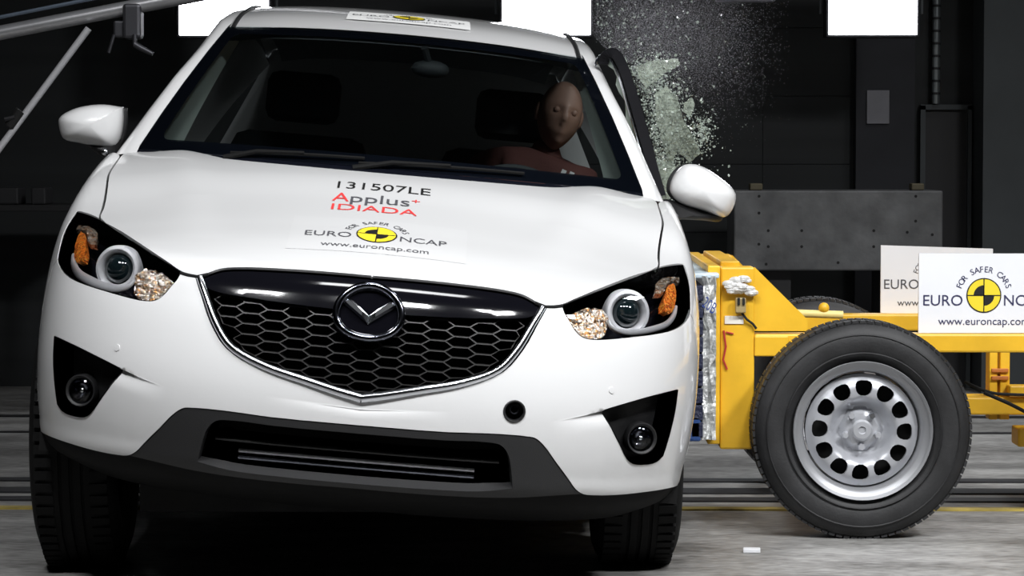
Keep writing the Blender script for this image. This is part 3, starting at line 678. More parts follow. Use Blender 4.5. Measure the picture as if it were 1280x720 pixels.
# --- bent window frame of the struck door
fp = [(.634, 1.93, 1.535), (.642, 1.91, 1.566), (.662, 1.90, 1.572), (.693, 1.90, 1.535), (.733, 1.88, 1.440), (.779, 1.86, 1.317), (.818, 1.82, 1.205), (.850, 1.76, 1.11)]
fp = np.array(smoothpoly(fp, 4, 90))[:-4]
b = MB(); n = len(fp); V = []
for i, p in enumerate(fp):
    t = fp[min(i+1, n-1)]-fp[max(i-1, 0)]; t /= np.linalg.norm(t); o = np.array([t[2], 0, -t[0]]); o /= np.linalg.norm(o)
    w = .016
    for a, c in ((-1, -.02), (1, -.02), (1, .03), (-1, .03)): V.append(b2w(p+o*w*a+np.array([0, c, 0])))
b.add(V, [(i*4+k, i*4+(k+1) % 4, (i+1)*4+(k+1) % 4, (i+1)*4+k) for i in range(n-1) for k in range(4)]+[(0, 1, 2, 3), (n*4-4, n*4-3, n*4-2, n*4-1)])
wf = b.build('bent_window_frame', mat('frame_rubber', (.007, .007, .009), .85, spec=.2), car)
MB().tube([b2w(p+np.array([-.022, .0, -.006])) for p in fp], .0055, 8).build('frame_trim', 'chrome', wf, True)
q = []
for i, p in enumerate(fp[6:]):
    q.append((b2w(p+np.array([-.02, .012, -.01])), b2w(p+np.array([-.030-.008*math.sin(i*1.7), .02, -.015]))))
mb = MB(); mb.add([x for pr in q for x in pr], [(2*i, 2*i+1, 2*i+3, 2*i+2) for i in range(len(q)-1)]); mb.build('broken_pane_edge', 'shard', wf)
# --- interior
def bbox(name, lo, hi, m, parent=car, bev=.03):
    b = MB().box(lo, hi, bev); b.v = [b2w(p) for p in b.v]; return b.build(name, m, parent, True)
def dashf(a, c):
    u = -1+2*a; y = 1.12+.62*c; return b2w((u*(.74-.02*c), y+.2*u*u*(1-c), 1.125-.02*u*u-.05*c*c+(.02*math.exp(-((u-.5)/.18)**2)*math.sin(math.pi*c))))
v, fc = grid(dashf, 24, 8); dsh = mk('dashboard', v, fc, 'dash', car, True)
bbox('dash_face', (-.72, 1.66, .70), (.72, 1.76, 1.07), 'dash')
c = np.array([.38, 1.93, 1.02]); ax = np.array([0, .86, .5])
sw = MB().lathe([(.185+.014*math.cos(t), .014*math.sin(t)) for t in np.linspace(0, 2*math.pi, 9)[:-1]], b2w(c), nrm2w(ax), 40, closed=True).build('steering_wheel', 'dash', car, True)
b = MB().lathe([(0, .03), (.055, .025), (.07, 0), (.06, -.03)], b2w(c), nrm2w(ax), 24)
for a in (-10, 190, 270): b.tube([b2w(c), b2w(c+np.array([math.cos(R(a))*.185, -.5*math.sin(R(a))*.185, .86*math.sin(R(a))*.185]))], .016, 8)
b.build('wheel_hub', 'dash', sw, True)
def seat(x, m='interior'):
    s = bbox('front_seat', (x-.25, 2.05, .52), (x+.25, 2.62, .70), m, bev=.06)
    b = MB().box((-.24, -.07, 0), (.24, .07, .62), .06); b.v = [b2w(Matrix.Translation((x, 2.66, .64))@Matrix.Rotation(R(-18), 4, 'X')@p) for p in map(Vector, b.v)]; b.build('seat_back', m, s, True)
    b = MB().box((-.13, -.05, .66), (.13, .05, .84), .04); b.v = [b2w(Matrix.Translation((x, 2.66, .64))@Matrix.Rotation(R(-16), 4, 'X')@p) for p in map(Vector, b.v)]; b.build('headrest', m, s, True)
seat(.38); seat(-.36)
bbox('rear_bench', (-.62, 3.1, .5), (.62, 3.6, .68), 'interior'); bbox('rear_bench_back', (-.62, 3.55, .62), (.62, 3.75, 1.18), 'interior')
bbox('child_seat', (-.29, 3.05, .70), (.05, 3.4, 1.16), mat('child_seat_cloth', (.14, .13, .09), .9), bev=.09)
for s in (1, -1):
    def pt(a, c):
        y = .02+.96*c; base = ws(1, y); p = base+np.array([-.002-.085*a*(1-.7*c), .055+.16*a, -.030]); return b2w((s*p[0], p[1], p[2]))
    v, fc = grid(pt, 4, 14); mk('pillar_trim', v, fc, 'trim', car, True)
mr = pillow('rear_view_mirror', [(.035, 1.452), (.135, 1.452), (.145, 1.468), (.135, 1.488), (.035, 1.488), (.022, 1.468)], 1.90, .03, .02, 'dash', car)
MB().tube([b2w((.08, 1.90, 1.485)), b2w((.06, 1.87, 1.535))], .012, 8).build('mirror_stem', 'dash', mr)
bbox('cabin_floor', (-.7, 1.7, .30), (.7, 4.3, .36), 'void')
# --- lettering and logos
_cache = {}
def glyphs(body):
    """flat mesh of a word, cap height 1, from x=0"""
    if body in _cache: return _cache[body]
    cu = bpy.data.curves.new('t', 'FONT'); cu.body = body; cu.size = 1; cu.resolution_u = 4; o = bpy.data.objects.new('t', cu); COL.objects.link(o)
    bpy.context.view_layer.update(); me = bpy.data.meshes.new_from_object(o.evaluated_get(bpy.context.evaluated_depsgraph_get()))
    V = np.array([q.co[:2] for q in me.vertices]).reshape(-1, 2); F = [list(p.vertices) for p in me.polygons]
    bpy.data.objects.remove(o); bpy.data.curves.remove(cu); bpy.data.meshes.remove(me)
    if len(V): V[:, 0] -= V[:, 0].min()
    V = V/.69; _cache[body] = (V, F); return V, F
def word(mb, body, x0, x1, base, cap, mp, h=0.):
    V, F = glyphs(body); w = V[:, 0].max()
    mb.add([mp(x0+(p[0]/w)*(x1-x0), base+p[1]*cap, h) for p in V], F)
def arcword(mb, body, r, cap, a0, a1, mp, h=0.):
    n = len(body)
    for i, ch in enumerate(body):
        if ch == ' ': continue
        V, F = glyphs(ch); w = V[:, 0].max(); t = R(a0+(a1-a0)*i/(n-1)); k = cap*.98
        mb.add([mp(*(lambda x, y: (math.cos(t)*(r+y)+math.sin(t)*x, math.sin(t)*(r+y)-math.cos(t)*x))((p[0]-w/2)*k, p[1]*cap), h) for p in V], F)
def logo(parent, mp, arc=True, letter='ink', www='ink'):
    """mp(u,v,h): u,v in units of the roundel's radius, h layer number"""
    for t, a, c in (('EURO', -3.53, -1.24), ('NCAP', 1.18, 3.5)):
        b = MB(); word(b, t, a, c, -.59, .62, mp, 1); b.build('lettering', letter, parent)
    b = MB(); arcword(b, 'FOR SAFER CARS', 1.36, .34, 159, 21, mp, 1); b.build('arched_lettering', letter, parent)
    b = MB(); word(b, 'www.euroncap.com', -2.65, 2.65, -1.72, .44, mp, 1); b.build('web_address', www, parent)
    A = np.linspace(0, 2*math.pi, 49)[:-1]
    MB().add([mp(1.02*math.cos(t), 1.02*math.sin(t), 1) for t in A], [tuple(range(48))]).build('roundel_rim', 'inkk', parent)
    MB().add([mp(.95*math.cos(t), .95*math.sin(t), 2) for t in A], [tuple(range(48))]).build('roundel', 'yink', parent)
    b = MB()
    for a0 in (90, 270): b.add([mp(0, 0, 3)]+[mp(.60*math.cos(R(a0+9*k)), .60*math.sin(R(a0+9*k)), 3) for k in range(11)], [tuple(range(12))])
    for a, c in ((.03, .95), (.95, .03)): b.add([mp(-a, -c, 3), mp(a, -c, 3), mp(a, c, 3), mp(-a, c, 3)], [(0, 1, 2, 3)])
    b.build('roundel_mark', 'inkk', parent)
def hood_map(cx, cy, sx, sy):
    def mp(u, v, h):
        x, y = cx+u*sx, cy+v*sy; return b2w((x, y, surf_z(x, y)+.0015+.0006*h))
    return mp
v, fc = grid(lambda a, c: hood_map(0, 0, 1, 1)(-.235+.47*a, .262+.30*c, -1), 20, 14); hs = mk('bonnet_sticker', v, fc, 'sticker', hood, True)
logo(hs, hood_map(-.006, .420, .0535, .072), letter='inkg', www='inkg')
m = hood_map(0, 0, 1, 1)
b = MB(); word(b, '131507LE', -.138, .125, .852, .062, m); b.build('test_number', 'inkk', hood)
for t, a, c, e, g in (('A', -.145, -.098, .728, .080), ('IDIADA', -.142, .094, .642, .058), ('+', .075, .098, .765, .04)):
    b = MB(); word(b, t, a, c, e, g, m); b.build('red_lettering', 'red', hood)
b = MB(); word(b, 'pplus', -.094, .070, .728, .080, m); b.build('grey_lettering', 'inkg', hood)
logo(stk, lambda u, v, h: rstk(.5+u*.13, .5+v*.21, .0055+.0008*h), letter='inkg', www='inkg')

# ------------------------------------------------------------------ crash test dummy
def skin_chain(verts, edges, rad, rootv=0, sub=2):
    me = bpy.data.meshes.new('s'); me.from_pydata([tuple(v) for v in verts], edges, []); o = bpy.data.objects.new('s', me); COL.objects.link(o)
    md = o.modifiers.new('skin', 'SKIN'); md.use_smooth_shade = True
    for i, r in enumerate(rad): me.skin_vertices[0].data[i].radius = (r, r); me.skin_vertices[0].data[i].use_root = (i == rootv)
    s = o.modifiers.new('sub', 'SUBSURF'); s.levels = sub
    bpy.context.view_layer.update(); m2 = bpy.data.meshes.new_from_object(o.evaluated_get(bpy.context.evaluated_depsgraph_get()))
    V = [tuple(v.co) for v in m2.vertices]; F = [tuple(p.vertices) for p in m2.polygons]
    bpy.data.objects.remove(o); bpy.data.meshes.remove(me); bpy.data.meshes.remove(m2); return V, F
HC = np.array([.530, 2.46, 1.375])
dm = root('crash_test_dummy', tuple(b2w((.40, 2.45, .70))), 'seated crash test dummy behind the wheel, head leaning to the broken side window', 'dummy')
J = [(.40, 2.50, .78), (.415, 2.50, .92), (.44, 2.50, 1.06), (.465, 2.50, 1.17), (.49, 2.49, 1.235), (.512, 2.48, 1.285),
     (.27, 2.48, 1.165), (.235, 2.30, 1.00), (.27, 2.07, 1.02), (.63, 2.48, 1.145), (.645, 2.30, .99), (.50, 2.06, 1.02),
     (.30, 2.44, .74), (.27, 2.06, .80), (.29, 1.90, .55), (.50, 2.44, .74), (.52, 2.06, .80), (.50, 1.90, .55)]
V, F = skin_chain([b2w(p) for p in J], [(0, 1), (1, 2), (2, 3), (3, 4), (4, 5), (3, 6), (6, 7), (7, 8), (3, 9), (9, 10), (10, 11), (0, 12), (12, 13), (13, 14), (0, 15), (15, 16), (16, 17)],
                  [.15, .14, .155, .12, .055, .05, .07, .048, .034, .07, .048, .034, .085, .065, .045, .085, .065, .045])
mk('body', V, F, 'suit', dm, True)
# head: a sphere pulled into skull, brow, nose, lips, chin
V, F = sph((0, 0, 0), 1, 40, 30); W = []
tl = Matrix.Rotation(R(8), 3, 'Y')@Matrix.Rotation(R(10), 3, 'Z')
for x, y, z in V:
    w = .074*(1 if z > -.1 else 1-.30*((-z-.1)/.9)**1.2); p = Vector((x*w, y*.098, z*.112+(-.012 if z < -.3 else 0)))
    if y < 0:
        fr = -y
        p.y *= (1-.10*max(0, z))
        if z < 0: p.y *= 1+.04*z
        g = lambda cx, cz, sx, sz: math.exp(-((x-cx)/sx)**2-((z-cz)/sz)**2)
        p.y -= fr*(.024*g(0, -.14, .13, .16)+.012*g(0, .02, .09, .22)+.008*g(0, .24, .7, .09)+.010*g(0, -.40, .28, .05)+.009*g(0, -.50, .24, .045)+.014*g(0, -.74, .3, .14))
        p.y += fr*(.012*g(.36, .10, .18, .11)+.012*g(-.36, .10, .18, .11)+.006*g(0, -.45, .3, .02))
    W.append(tuple(b2w(HC+np.array(tl@p))))
hd = mk('head', W, F, 'skin', dm, True)
for s in (1, -1):
    v, fc = sph((0, 0, 0), (.012, .022, .032), 12, 8); mk('ear', [b2w(HC+np.array(tl@Vector((s*.074+p[0], .012+p[1], -.005+p[2])))) for p in v], fc, 'skin', hd, True)
    v, fc = sph((0, 0, 0), .0115, 12, 8); mk('eye', [b2w(HC+np.array(tl@Vector((s*.030+p[0], -.0805+p[1], .012+p[2])))) for p in v], fc, 'skin', hd, True)
for s, wx, wy, wz in ((-1, .27, 2.07, 1.02), (1, .50, 2.06, 1.02)):
    MBh = MB()
    base = np.array([wx, wy, wz])
    V, F = skin_chain([b2w(base), b2w(base+np.array([0, -.05, .01])), b2w(base+np.array([0, -.085, .012]))], [(0, 1), (1, 2)], [.028, .036, .036], 0, 1); MBh.add(V, F)
    for k in range(4):
        x = -.027+.018*k; L = (.9, 1., .95, .78)[k]
        pts = [base+np.array([x, -.075, .012]), base+np.array([x, -.075-.038*L, .018]), base+np.array([x, -.075-.06*L, -.004]), base+np.array([x, -.075-.052*L, -.026])]
        V, F = skin_chain([b2w(p) for p in pts], [(0, 1), (1, 2), (2, 3)], [.0095, .009, .0085, .0075], 0, 1); MBh.add(V, F)
    pts = [base+np.array([-s*.03, -.04, .01]), base+np.array([-s*.055, -.07, .012]), base+np.array([-s*.058, -.10, .0])]
    V, F = skin_chain([b2w(p) for p in pts], [(0, 1), (1, 2)], [.012, .0105, .009], 0, 1); MBh.add(V, F)
    MBh.build('hand', 'skin', dm, True)
bt = MB()
for k, (px, pz) in enumerate(((.575, 1.195), (.590, 1.180), (.583, 1.165), (.602, 1.19))):
    bt.box((-.008, -.004, -.014), (.008, .004, .014), mx=Matrix.Translation(Vector(b2w((px-.02, 2.375, pz-.02))))@Matrix.Rotation(R(25), 4, 'Y'))
bt.build('target_markers', 'sticker', dm)

# ------------------------------------------------------------------ barrier trolley
WX, WY, WT, WR = 1.4135, 1.395, 1.46, .329
tr = root('barrier_trolley', (2.4, 2.1, 0), 'yellow steel crash barrier trolley with grey steel wheels, against the car side', 'trolley')
near, far = 1.60, 2.77
for Y in (near, far-.10):
    MB().box((.995, Y, .252), (1.10, Y+.12, .815), .006).build('front_post', 'yellow', tr)
    MB().prism([(1.098, .80), (1.10, .815), (1.265, .652), (1.262, .618), (1.10, .618)], 1, Y+.005, Y+.025).build('gusset', 'yellow', tr)
    MB().box((1.10, Y+.002, .552), (4.7, Y+.10, .609), .006).build('side_beam', 'yellow', tr)
MB().box((1.10, near-.004, .540), (1.205, near+.03, .603), .004).build('beam_bracket', 'yellow', tr)
MB().box((.955, near-.02, .27), (.993, far+.04, .82), .004).build('front_plate', 'yellow', tr)
MB().box((1.0, 1.70, .775), (1.06, 2.66, .83), .004).build('upper_rail', 'yellow', tr)
MB().box((1.0, 1.70, .50), (1.08, 2.66, .60), .004).build('cross_rail', 'yellow', tr)
for x in (2.2, 3.2, 4.55): MB().box((x, 1.70, .555), (x+.08, 2.68, .605), .004).build('cross_member', 'yellow', tr)
# inner post with a dark slot, lower beam
MB().box((1.899, 2.08, .30), (1.925, 2.16, .56), .003).build('inner_post', 'yellow', tr)
MB().box((1.934, 2.08, .30), (1.965, 2.16, .56), .003).build('inner_post', 'yellow', tr)
MB().box((1.923, 2.10, .30), (1.936, 2.14, .56)).build('post_web', mat('dull_yellow', (.45, .26, .015), .5), tr)
for z in (.455, .43): MB().box((1.905, 2.07, z), (1.96, 2.085, z+.012), .002).build('post_clamp', mat('orange_clamp', (.5, .16, .03), .5), tr)
MB().box((1.45, 2.05, .318), (4.5, 2.20, .375), .006).build('lower_beam', 'yellow', tr)
MB().box((1.975, 1.97, .222), (4.5, 2.10, .281), .006).build('lower_rail', 'yellow', tr)
MB().box((1.955, 2.02, .385), (2.3, 2.09, .415), .005).build('valve_block', 'yellow', tr)
# rod with ball knob
b = MB().tube([(1.26, 2.2, .640), (1.435, 2.2, .634)], .013, 10); rd = b.build('locking_rod', mat('pale_yellow', (.80, .66, .25), .45), tr, True)
v, fc = sph((1.372, 2.2, .657), .018, 14, 10); mk('knob', v, fc, 'yellow', rd, True)
# sensor, foil, label, wires
b = MB(); 
for k in range(26):
    cx, cz = 1.015+.075*random.random(), .735+.045*random.random(); r = .006+.010*random.random()
    v, fc = sph((cx, near-.012-.01*random.random(), cz), (r*1.6, r, r*.8), 7, 5); b.add(v, fc)
b.build('foil_wrap', mat('crumpled_foil', (.75, .74, .72), .35, .3, bump=.6, bscale=80), tr)
MB().box((1.040, near-.028, .675), (1.072, near, .722), .004).build('sensor_box', mat('sensor_case', (.34, .26, .12), .5), tr)
for x in (1.045, 1.060): MB().box((x, near-.034, .700), (x+.008, near-.026, .722), .002).build('plug', 'bolt', tr)
MB().box((1.008, near-.004, .640), (1.066, near+.001, .665), .0005).build('blank_label', mat('label_white', (.75, .72, .66), .5), tr)
b = MB().tube([(1.06, near-.01, .675), (1.075, near-.012, .655), (1.095, near-.01, .64), (1.105, near-.008, .626)], .004, 6); b.build('wire', 'bolt', tr, True)
b = MB().tube([(1.005, near-.004, .62), (1.012, near-.005, .57), (1.004, near-.005, .53), (1.016, near-.005, .50)], .003, 6)
b.tube([(1.012, near-.004, .615), (1.035, near-.005, .61)], .0025, 6); b.build('wire', mat('red_wire', (.45, .03, .04), .5), tr, True)
# crushed honeycomb face
b = MB(); NX, NZ = 5, 18; P = {}
for ix in range(NX+1):
    for iz in range(NZ+1):
        for iy in (0, 1):
            x = .934+.042*ix/NX+(random.uniform(-.006, .006) if ix < NX else 0); z = .292+.50*iz/NZ
            P[ix, iy, iz] = (x, 1.50+1.40*iy+random.uniform(-.012, .012)*(1 if iy == 0 else 0), z)
keys = list(P); idx = {k: i for i, k in enumerate(keys)}; F = []
for iz in range(NZ):
    for ix in range(NX):
        F += [(idx[ix, 0, iz], idx[ix+1, 0, iz], idx[ix+1, 0, iz+1], idx[ix, 0, iz+1])]
    F += [(idx[0, 0, iz], idx[0, 0, iz+1], idx[0, 1, iz+1], idx[0, 1, iz]), (idx[NX, 0, iz], idx[NX, 1, iz], idx[NX, 1, iz+1], idx[NX, 0, iz+1])]
for ix in range(NX): F += [(idx[ix, 0, NZ], idx[ix+1, 0, NZ], idx[ix+1, 1, NZ], idx[ix, 1, NZ]), (idx[ix, 0, 0], idx[ix, 1, 0], idx[ix+1, 1, 0], idx[ix+1, 0, 0])]
b.add([P[k] for k in keys], F); bf = b.build('barrier_face', 'alu', tr)
b = MB()
for k in range(9):
    z = .30+.052*k; b.box((.900+random.uniform(-.004, .004), 1.485, z), (.936, 2.9, z+.047), .003)
b.build('crushed_core', 'navyedge', bf)
MB().box((.888, 1.485, .288), (.93, 1.56, .365), .006).build('blue_tape', 'blue', bf)
MB().box((.905, 1.50, .785), (.985, 2.9, .80), .004).build('top_flap', mat('pale_blue_film', (.55, .65, .72), .4), bf)
b = MB(); mpb = lambda u, v, h: (u, 1.478-.001*h, v)
word(b, '20B', .932, .975, .688, .030, lambda u, v, h: (.955+(u-.955)*.8+(v-.70)*.5, 1.482, v-(u-.955)*.6), 0); b.build('scrawled_mark', mat('blue_marker', (.03, .06, .25), .5), bf)
# wheels
def disc(c, y, parent):
    """pressed steel disc with twelve windows, facing -Y"""
    rings = [(.168, .030), (.150, .012), (.128, .004), (.103, .006), (.092, .018), (.082, .045), (.070, .056), (.062, .054), (.052, .034), (.0, .030)]
    prof = lambda r: float(np.interp(r, [p[0] for p in rings[::-1]], [p[1] for p in rings[::-1]]))
    O = [(.17*math.cos(t), .17*math.sin(t)) for t in np.linspace(0, 2*math.pi, 73)[:-1]]; H = []
    for k in range(12):
        a = R(88+30*k); h = []
        for t in np.linspace(0, 2*math.pi, 15)[:-1]:
            q_ = lambda v: math.copysign(abs(v)**.8, v); rr = .1275+.024*q_(math.sin(t)); w = (.0255+.005*math.sin(t))*q_(math.cos(t)); h.append((rr*math.cos(a)-w*math.sin(a), rr*math.sin(a)+w*math.cos(a)))
        H.append(h)
    q, F = cdt(O, H, .012)
    V = [(c[0]+p[0], y+prof(math.hypot(*p)), c[1]+p[1]) for p in q]
    cnt = {}
    for t in F:
        for i in range(len(t)): cnt[(t[i], t[(i+1) % len(t)])] = 1
    n = len(V); FF = list(F); V2 = list(V)
    for a, b_ in cnt:
        if (b_, a) not in cnt:
            k = len(V2); V2 += [(V[a][0], V[a][1]+.016, V[a][2]), (V[b_][0], V[b_][1]+.016, V[b_][2])]; FF.append((a, b_, k+1, k))
    mb = MB(); mb.add(V2, FF); return mb.build('wheel_disc', 'steel', parent, True)
def twheel(x, y, face):
    """face=-1: outer side towards the camera"""
    c = (x, y+.105 if face < 0 else y-.105, WR); ax = (0, face, 0)
    ty = MB().lathe(tyre_prof(WR, .205, .205), c, ax, 96).build('tyre', 'rubber', tr, True)
    for r in (.235, .29): MB().lathe([(r-.003, .1025), (r, .1055), (r+.003, .1025)], c, ax, 64).build('sidewall_rib', 'rubber', ty, True)
    b = MB()
    for k in range(90):
        t = 2*math.pi*k/90
        for sd in (-1, 1):
            m = Matrix.Translation(Vector(c))@Matrix.Rotation(t, 4, 'Y'); b.box((-.009, sd*.052-.026, WR-.006), (.009, sd*.052+.026, WR+.0022), mx=m)
    tag(b.build('tread_blocks', 'rubber', ty), kind='stuff')
    rim = MB().lathe([(.203, .098), (.209, .103), (.211, .098), (.206, .090), (.198, .084), (.188, .080), (.180, .070), (.174, .03), (.172, -.09), (.205, -.098)], c, ax, 72).build('wheel_rim', mat('rim_steel', (.34, .345, .36), .42, .5), ty, True)
    if face < 0:
        disc((x, WR), c[1]-.080, ty)
        MB().lathe([(.030, .062), (.032, .068), (.026, .074), (.012, .075), (.010, .070), (0, .070)], c, ax, 24).build('hub_cap', 'steel', ty, True)
        for k in range(5):
            a = R(54+72*k); MB().lathe([(0, .070), (.009, .070), (.011, .064), (.011, .045)], (x+.052*math.cos(a), c[1], WR+.052*math.sin(a)), ax, 6).build('wheel_bolt', 'chrome' if k == 0 else 'steel', ty)
        MB().lathe([(.168, -.02), (0, -.02)], c, ax, 24).build('brake_backing', 'void', ty)
    else:
        MB().lathe([(.172, .02), (.05, .05), (0, .05)], c, ax, 32).build('wheel_disc', 'steel', ty, True)
twheel(WX, WY, -1); twheel(WX, WY+WT+.1, 1); twheel(WX+3.0, WY, -1); twheel(WX+3.0, WY+WT+.1, 1)
for x in (WX, WX+3.0): MB().tube([(x, WY+.15, WR), (x, WY+WT-.05, WR)], .035, 14).build('axle', 'dark', tr, True)
# cables
MB().tube(smoothpoly([(1.80, 1.95, .435), (1.88, 1.95, .40), (1.96, 1.96, .392), (2.06, 1.97, .392)], 4, 180)[:-4], .005, 8).build('cable', 'bolt', tr, True)
MB().tube(smoothpoly([(1.86, 1.94, .40), (1.94, 1.94, .365), (2.02, 1.95, .325), (2.2, 1.96, .26)], 4, 180)[:-4], .006, 8).build('cable', 'bolt', tr, True)
# boards on the trolley
for (x0, x1, y, z0, z1, dz, lab) in ((1.608, 2.05, near+.03, .611, .856, 0, 'white logo board on the near side beam of the yellow trolley'), (1.624, 2.014, far-.02, .6095, .846, -.012, 'white logo board on the far side beam, half hidden behind the front board')):
    o = root('logo_board', ((x0+x1)/2, y, z0), lab, 'sign', None)
    pb = MB().prism([(x0, z0), (x1, z0+dz*.3), (x1, z1+dz), (x0, z1)], 1, y, y+.012).build('board', 'white_board', o)
    cx = x0+.2005 if y < 2 else x0+.198
    logo(pb, lambda u, v, h, cx=cx, y=y, z0=z0: (cx+u*.0528, y-.0006-.0006*h, z0+.116+v*.0528), letter='ink' if y < 2 else 'inkg', www='ink' if y < 2 else 'inkg')

# ------------------------------------------------------------------ burst window: sheets, shards, crumbs, dust
def W2(px, py, Y=2.1):   # handy: plane facing the photographer at depth Y
    D = Y+6.917; return (.475+(px-640)/3459*D-.0143*D, Y, 1.152+(197-py)/3459*D)
def sheet(name, poly, Y, label, nx=.012, curl=.06):
    q, F = cdt([(W2(px, py, Y)[0], W2(px, py, Y)[2]) for px, py in poly], [], nx)
    ph = random.uniform(0, 6); q = q+np.random.uniform(-.0022, .0022, q.shape); b = MB()
    for t in F:
        P = [np.array([q[i][0], Y+curl*math.sin(9*q[i][0]+ph)*.7+curl*math.sin(7*q[i][1]+ph*2), q[i][1]]) for i in t]; c = sum(P)/3; k = .90
        j = np.array([0, random.uniform(-.004, .004), 0]); A = [c+(p-c)*k+j*random.uniform(.2, 1) for p in P]; B = [p+np.array([0, .004, 0]) for p in A]
        b.add(A+B, [(0, 1, 2), (5, 4, 3), (0, 3, 4, 1), (1, 4, 5, 2), (2, 5, 3, 0)])
    return tag(recenter(b.build(name, 'shard2')), label, 'glass')
sheet('shattered_pane', [(817, 118), (832, 108), (846, 122), (852, 148), (866, 172), (876, 192), (862, 203), (846, 190), (838, 206), (828, 178), (820, 150)], 1.95, 'large crackled sheet of window glass hanging in the air above the door mirror')
sheet('shattered_pane', [(792, 84), (812, 78), (846, 74), (849, 82), (826, 96), (806, 112), (798, 100)], 2.2, 'crackled glass strip flying out level with the top of the bent window frame', curl=.04)
sheet('shattered_pane', [(814, 200), (840, 203), (848, 214), (838, 232), (836, 254), (826, 250), (818, 228)], 2.0, 'crackled glass piece hanging just left of the white door mirror near the yellow trolley', curl=.03)
sheet('shattered_pane', [(855, 128), (864, 122), (868, 132), (862, 146), (853, 140)], 1.9, 'small curved glass fragment flying right of the large crackled sheet', nx=.008, curl=.02)
shm = []
for k in range(10):
    n = random.randint(4, 6); t0 = random.uniform(0, 6); P = [(math.cos(t0+2*math.pi*i/n)*random.uniform(.6, 1.1), random.uniform(-.15, .15), math.sin(t0+2*math.pi*i/n)*random.uniform(.6, 1.1)) for i in range(n)]
    th = .35; V = P+[(p[0]*.9, p[1]+th, p[2]*.9) for p in P]
    me = bpy.data.meshes.new('glass_shard'); me.from_pydata(V, [], [tuple(range(n)), tuple(range(2*n-1, n-1, -1))]+[(i, i+n, (i+1) % n+n, (i+1) % n) for i in range(n)]); me.materials.append(M['shard']); me.update(); shm.append(me)
def sample():
    r = random.random()
    if r < .5: px, py = random.gauss(830, 16), random.gauss(172, 42)
    elif r < .62: px, py = random.gauss(808, 14), random.gauss(98, 18)
    elif r < .68: px, py = random.gauss(876, 8), random.gauss(165, 12)
    elif r < .84: px, py = random.gauss(828, 9), random.gauss(228, 16)
    else: px, py = 745+abs(random.gauss(40, 60)), random.uniform(0, 235)
    return px, py
lim = lambda py: np.interp(py, [0, 62, 80, 120, 170, 215, 250], [700, 752, 782, 798, 812, 824, 834])
def pos():
    while True:
        px, py = sample(); 
        if px > lim(py) and py < 262 and px < 960: return W2(px, py, random.uniform(1.9, 2.7))
S = [(pos(), (.0011+.0055*random.random()**3.2)) for _ in range(6000)]
S.sort(key=lambda a: -a[1])
for (p, r) in S[:300]:
    o = bpy.data.objects.new('glass_shard', random.choice(shm)); COL.objects.link(o); o.location = p; o.scale = (r, r, r); o.rotation_euler = [random.uniform(0, 6.28) for _ in range(3)]
    tag(o, 'small pale shard of the burst side window flying in the air', 'glass', 'shards flying from the side window')
b = MB()
for (p, r) in S[300:]:
    a = Matrix.Rotation(random.uniform(0, 6.28), 3, random.choice('XYZ')); V = [Vector(p)+a@(Vector(c)*r) for c in ((-.8, -.3, -.5), (.9, -.2, -.4), (0, .5, -.6), (.1, 0, .9))]
    b.add(V, [(0, 1, 2), (0, 3, 1), (1, 3, 2), (2, 3, 0)])
tag(recenter(b.build('glass_crumbs', 'shard')), 'cloud of tiny glass crumbs around the shattered side window', 'glass', kind='stuff')
# dust haze: a cloud of very fine powder grains above the window
rs = np.random.RandomState(3); n = 60000
cx = np.where(rs.rand(n) < .6, rs.normal(795, 45, n), rs.normal(865, 45, n)); cy = rs.normal(45, 48, n)
k = (cx > lim(cy)+4) & (cy > -130) & (cx < 985); cx, cy = cx[k][:34000], cy[k][:34000]; n = len(cx)
Y = rs.uniform(2.0, 2.8, n); D = Y+6.917; P = np.stack([.475+(cx-640)/3459*D-.0143*D, Y, 1.152+(197-cy)/3459*D], -1)
tet = np.array([(-.8, -.3, -.5), (.9, -.2, -.4), (0, .5, -.6), (.1, 0, .9)]); V = (P[:, None]+tet[None]*rs.uniform(.00042, .00082, (n, 1, 1))).reshape(-1, 3)
F = (np.array([(0, 1, 2), (0, 3, 1), (1, 3, 2), (2, 3, 0)])[None]+4*np.arange(n)[:, None, None]).reshape(-1, 3)
tag(recenter(mk('dust_haze', V, F, 'dust')), 'thin grey dust haze hanging above the shattered side window', 'dust', kind='stuff')

# ------------------------------------------------------------------ flood lamps on the back gantry
for k, (x0, x1, lab) in enumerate(((-1.262, -.845, 'bright flood lamp above the left end of the car roof'), (.245, .655, 'bright flood lamp above the right end of the car roof'), (1.762, 2.172, 'bright flood lamp high on the back wall, right of the glass cloud'))):
    z0, z1, y = 1.722, 2.17, 6.0
    l = root('flood_lamp', ((x0+x1)/2, y+.1, z0), lab, 'lamp', 'flood lamps at the back')
    MB().box((x0-.012, y+.01, z0-.012), (x1+.012, y+.16, z1+.012), .008).build('lamp_body', 'dark', l)
    MB().box((x0, y, z0), (x1, y+.02, z1), .004).build('lamp_panel', 'lampw', l)
    for x in (x0-.03, x1+.03): MB().tube([(x, y+.08, z0+.1), (x, y+.08, 6.0)], .008, 8).build('hanger', 'pillar', l)
l = root('unlit_lamp', (1.375, 6.05, 1.88), 'unlit grey lamp panel at the top edge between two flood lamps', 'lamp')
MB().box((1.24, 6.0, 1.878), (1.515, 6.12, 2.2), .006).build('lamp_body', 'paper', l)
for x in (1.27, 1.49): MB().tube([(x, 6.06, 2.15), (x, 6.06, 6.0)], .008, 8).build('hanger', 'pillar', l)

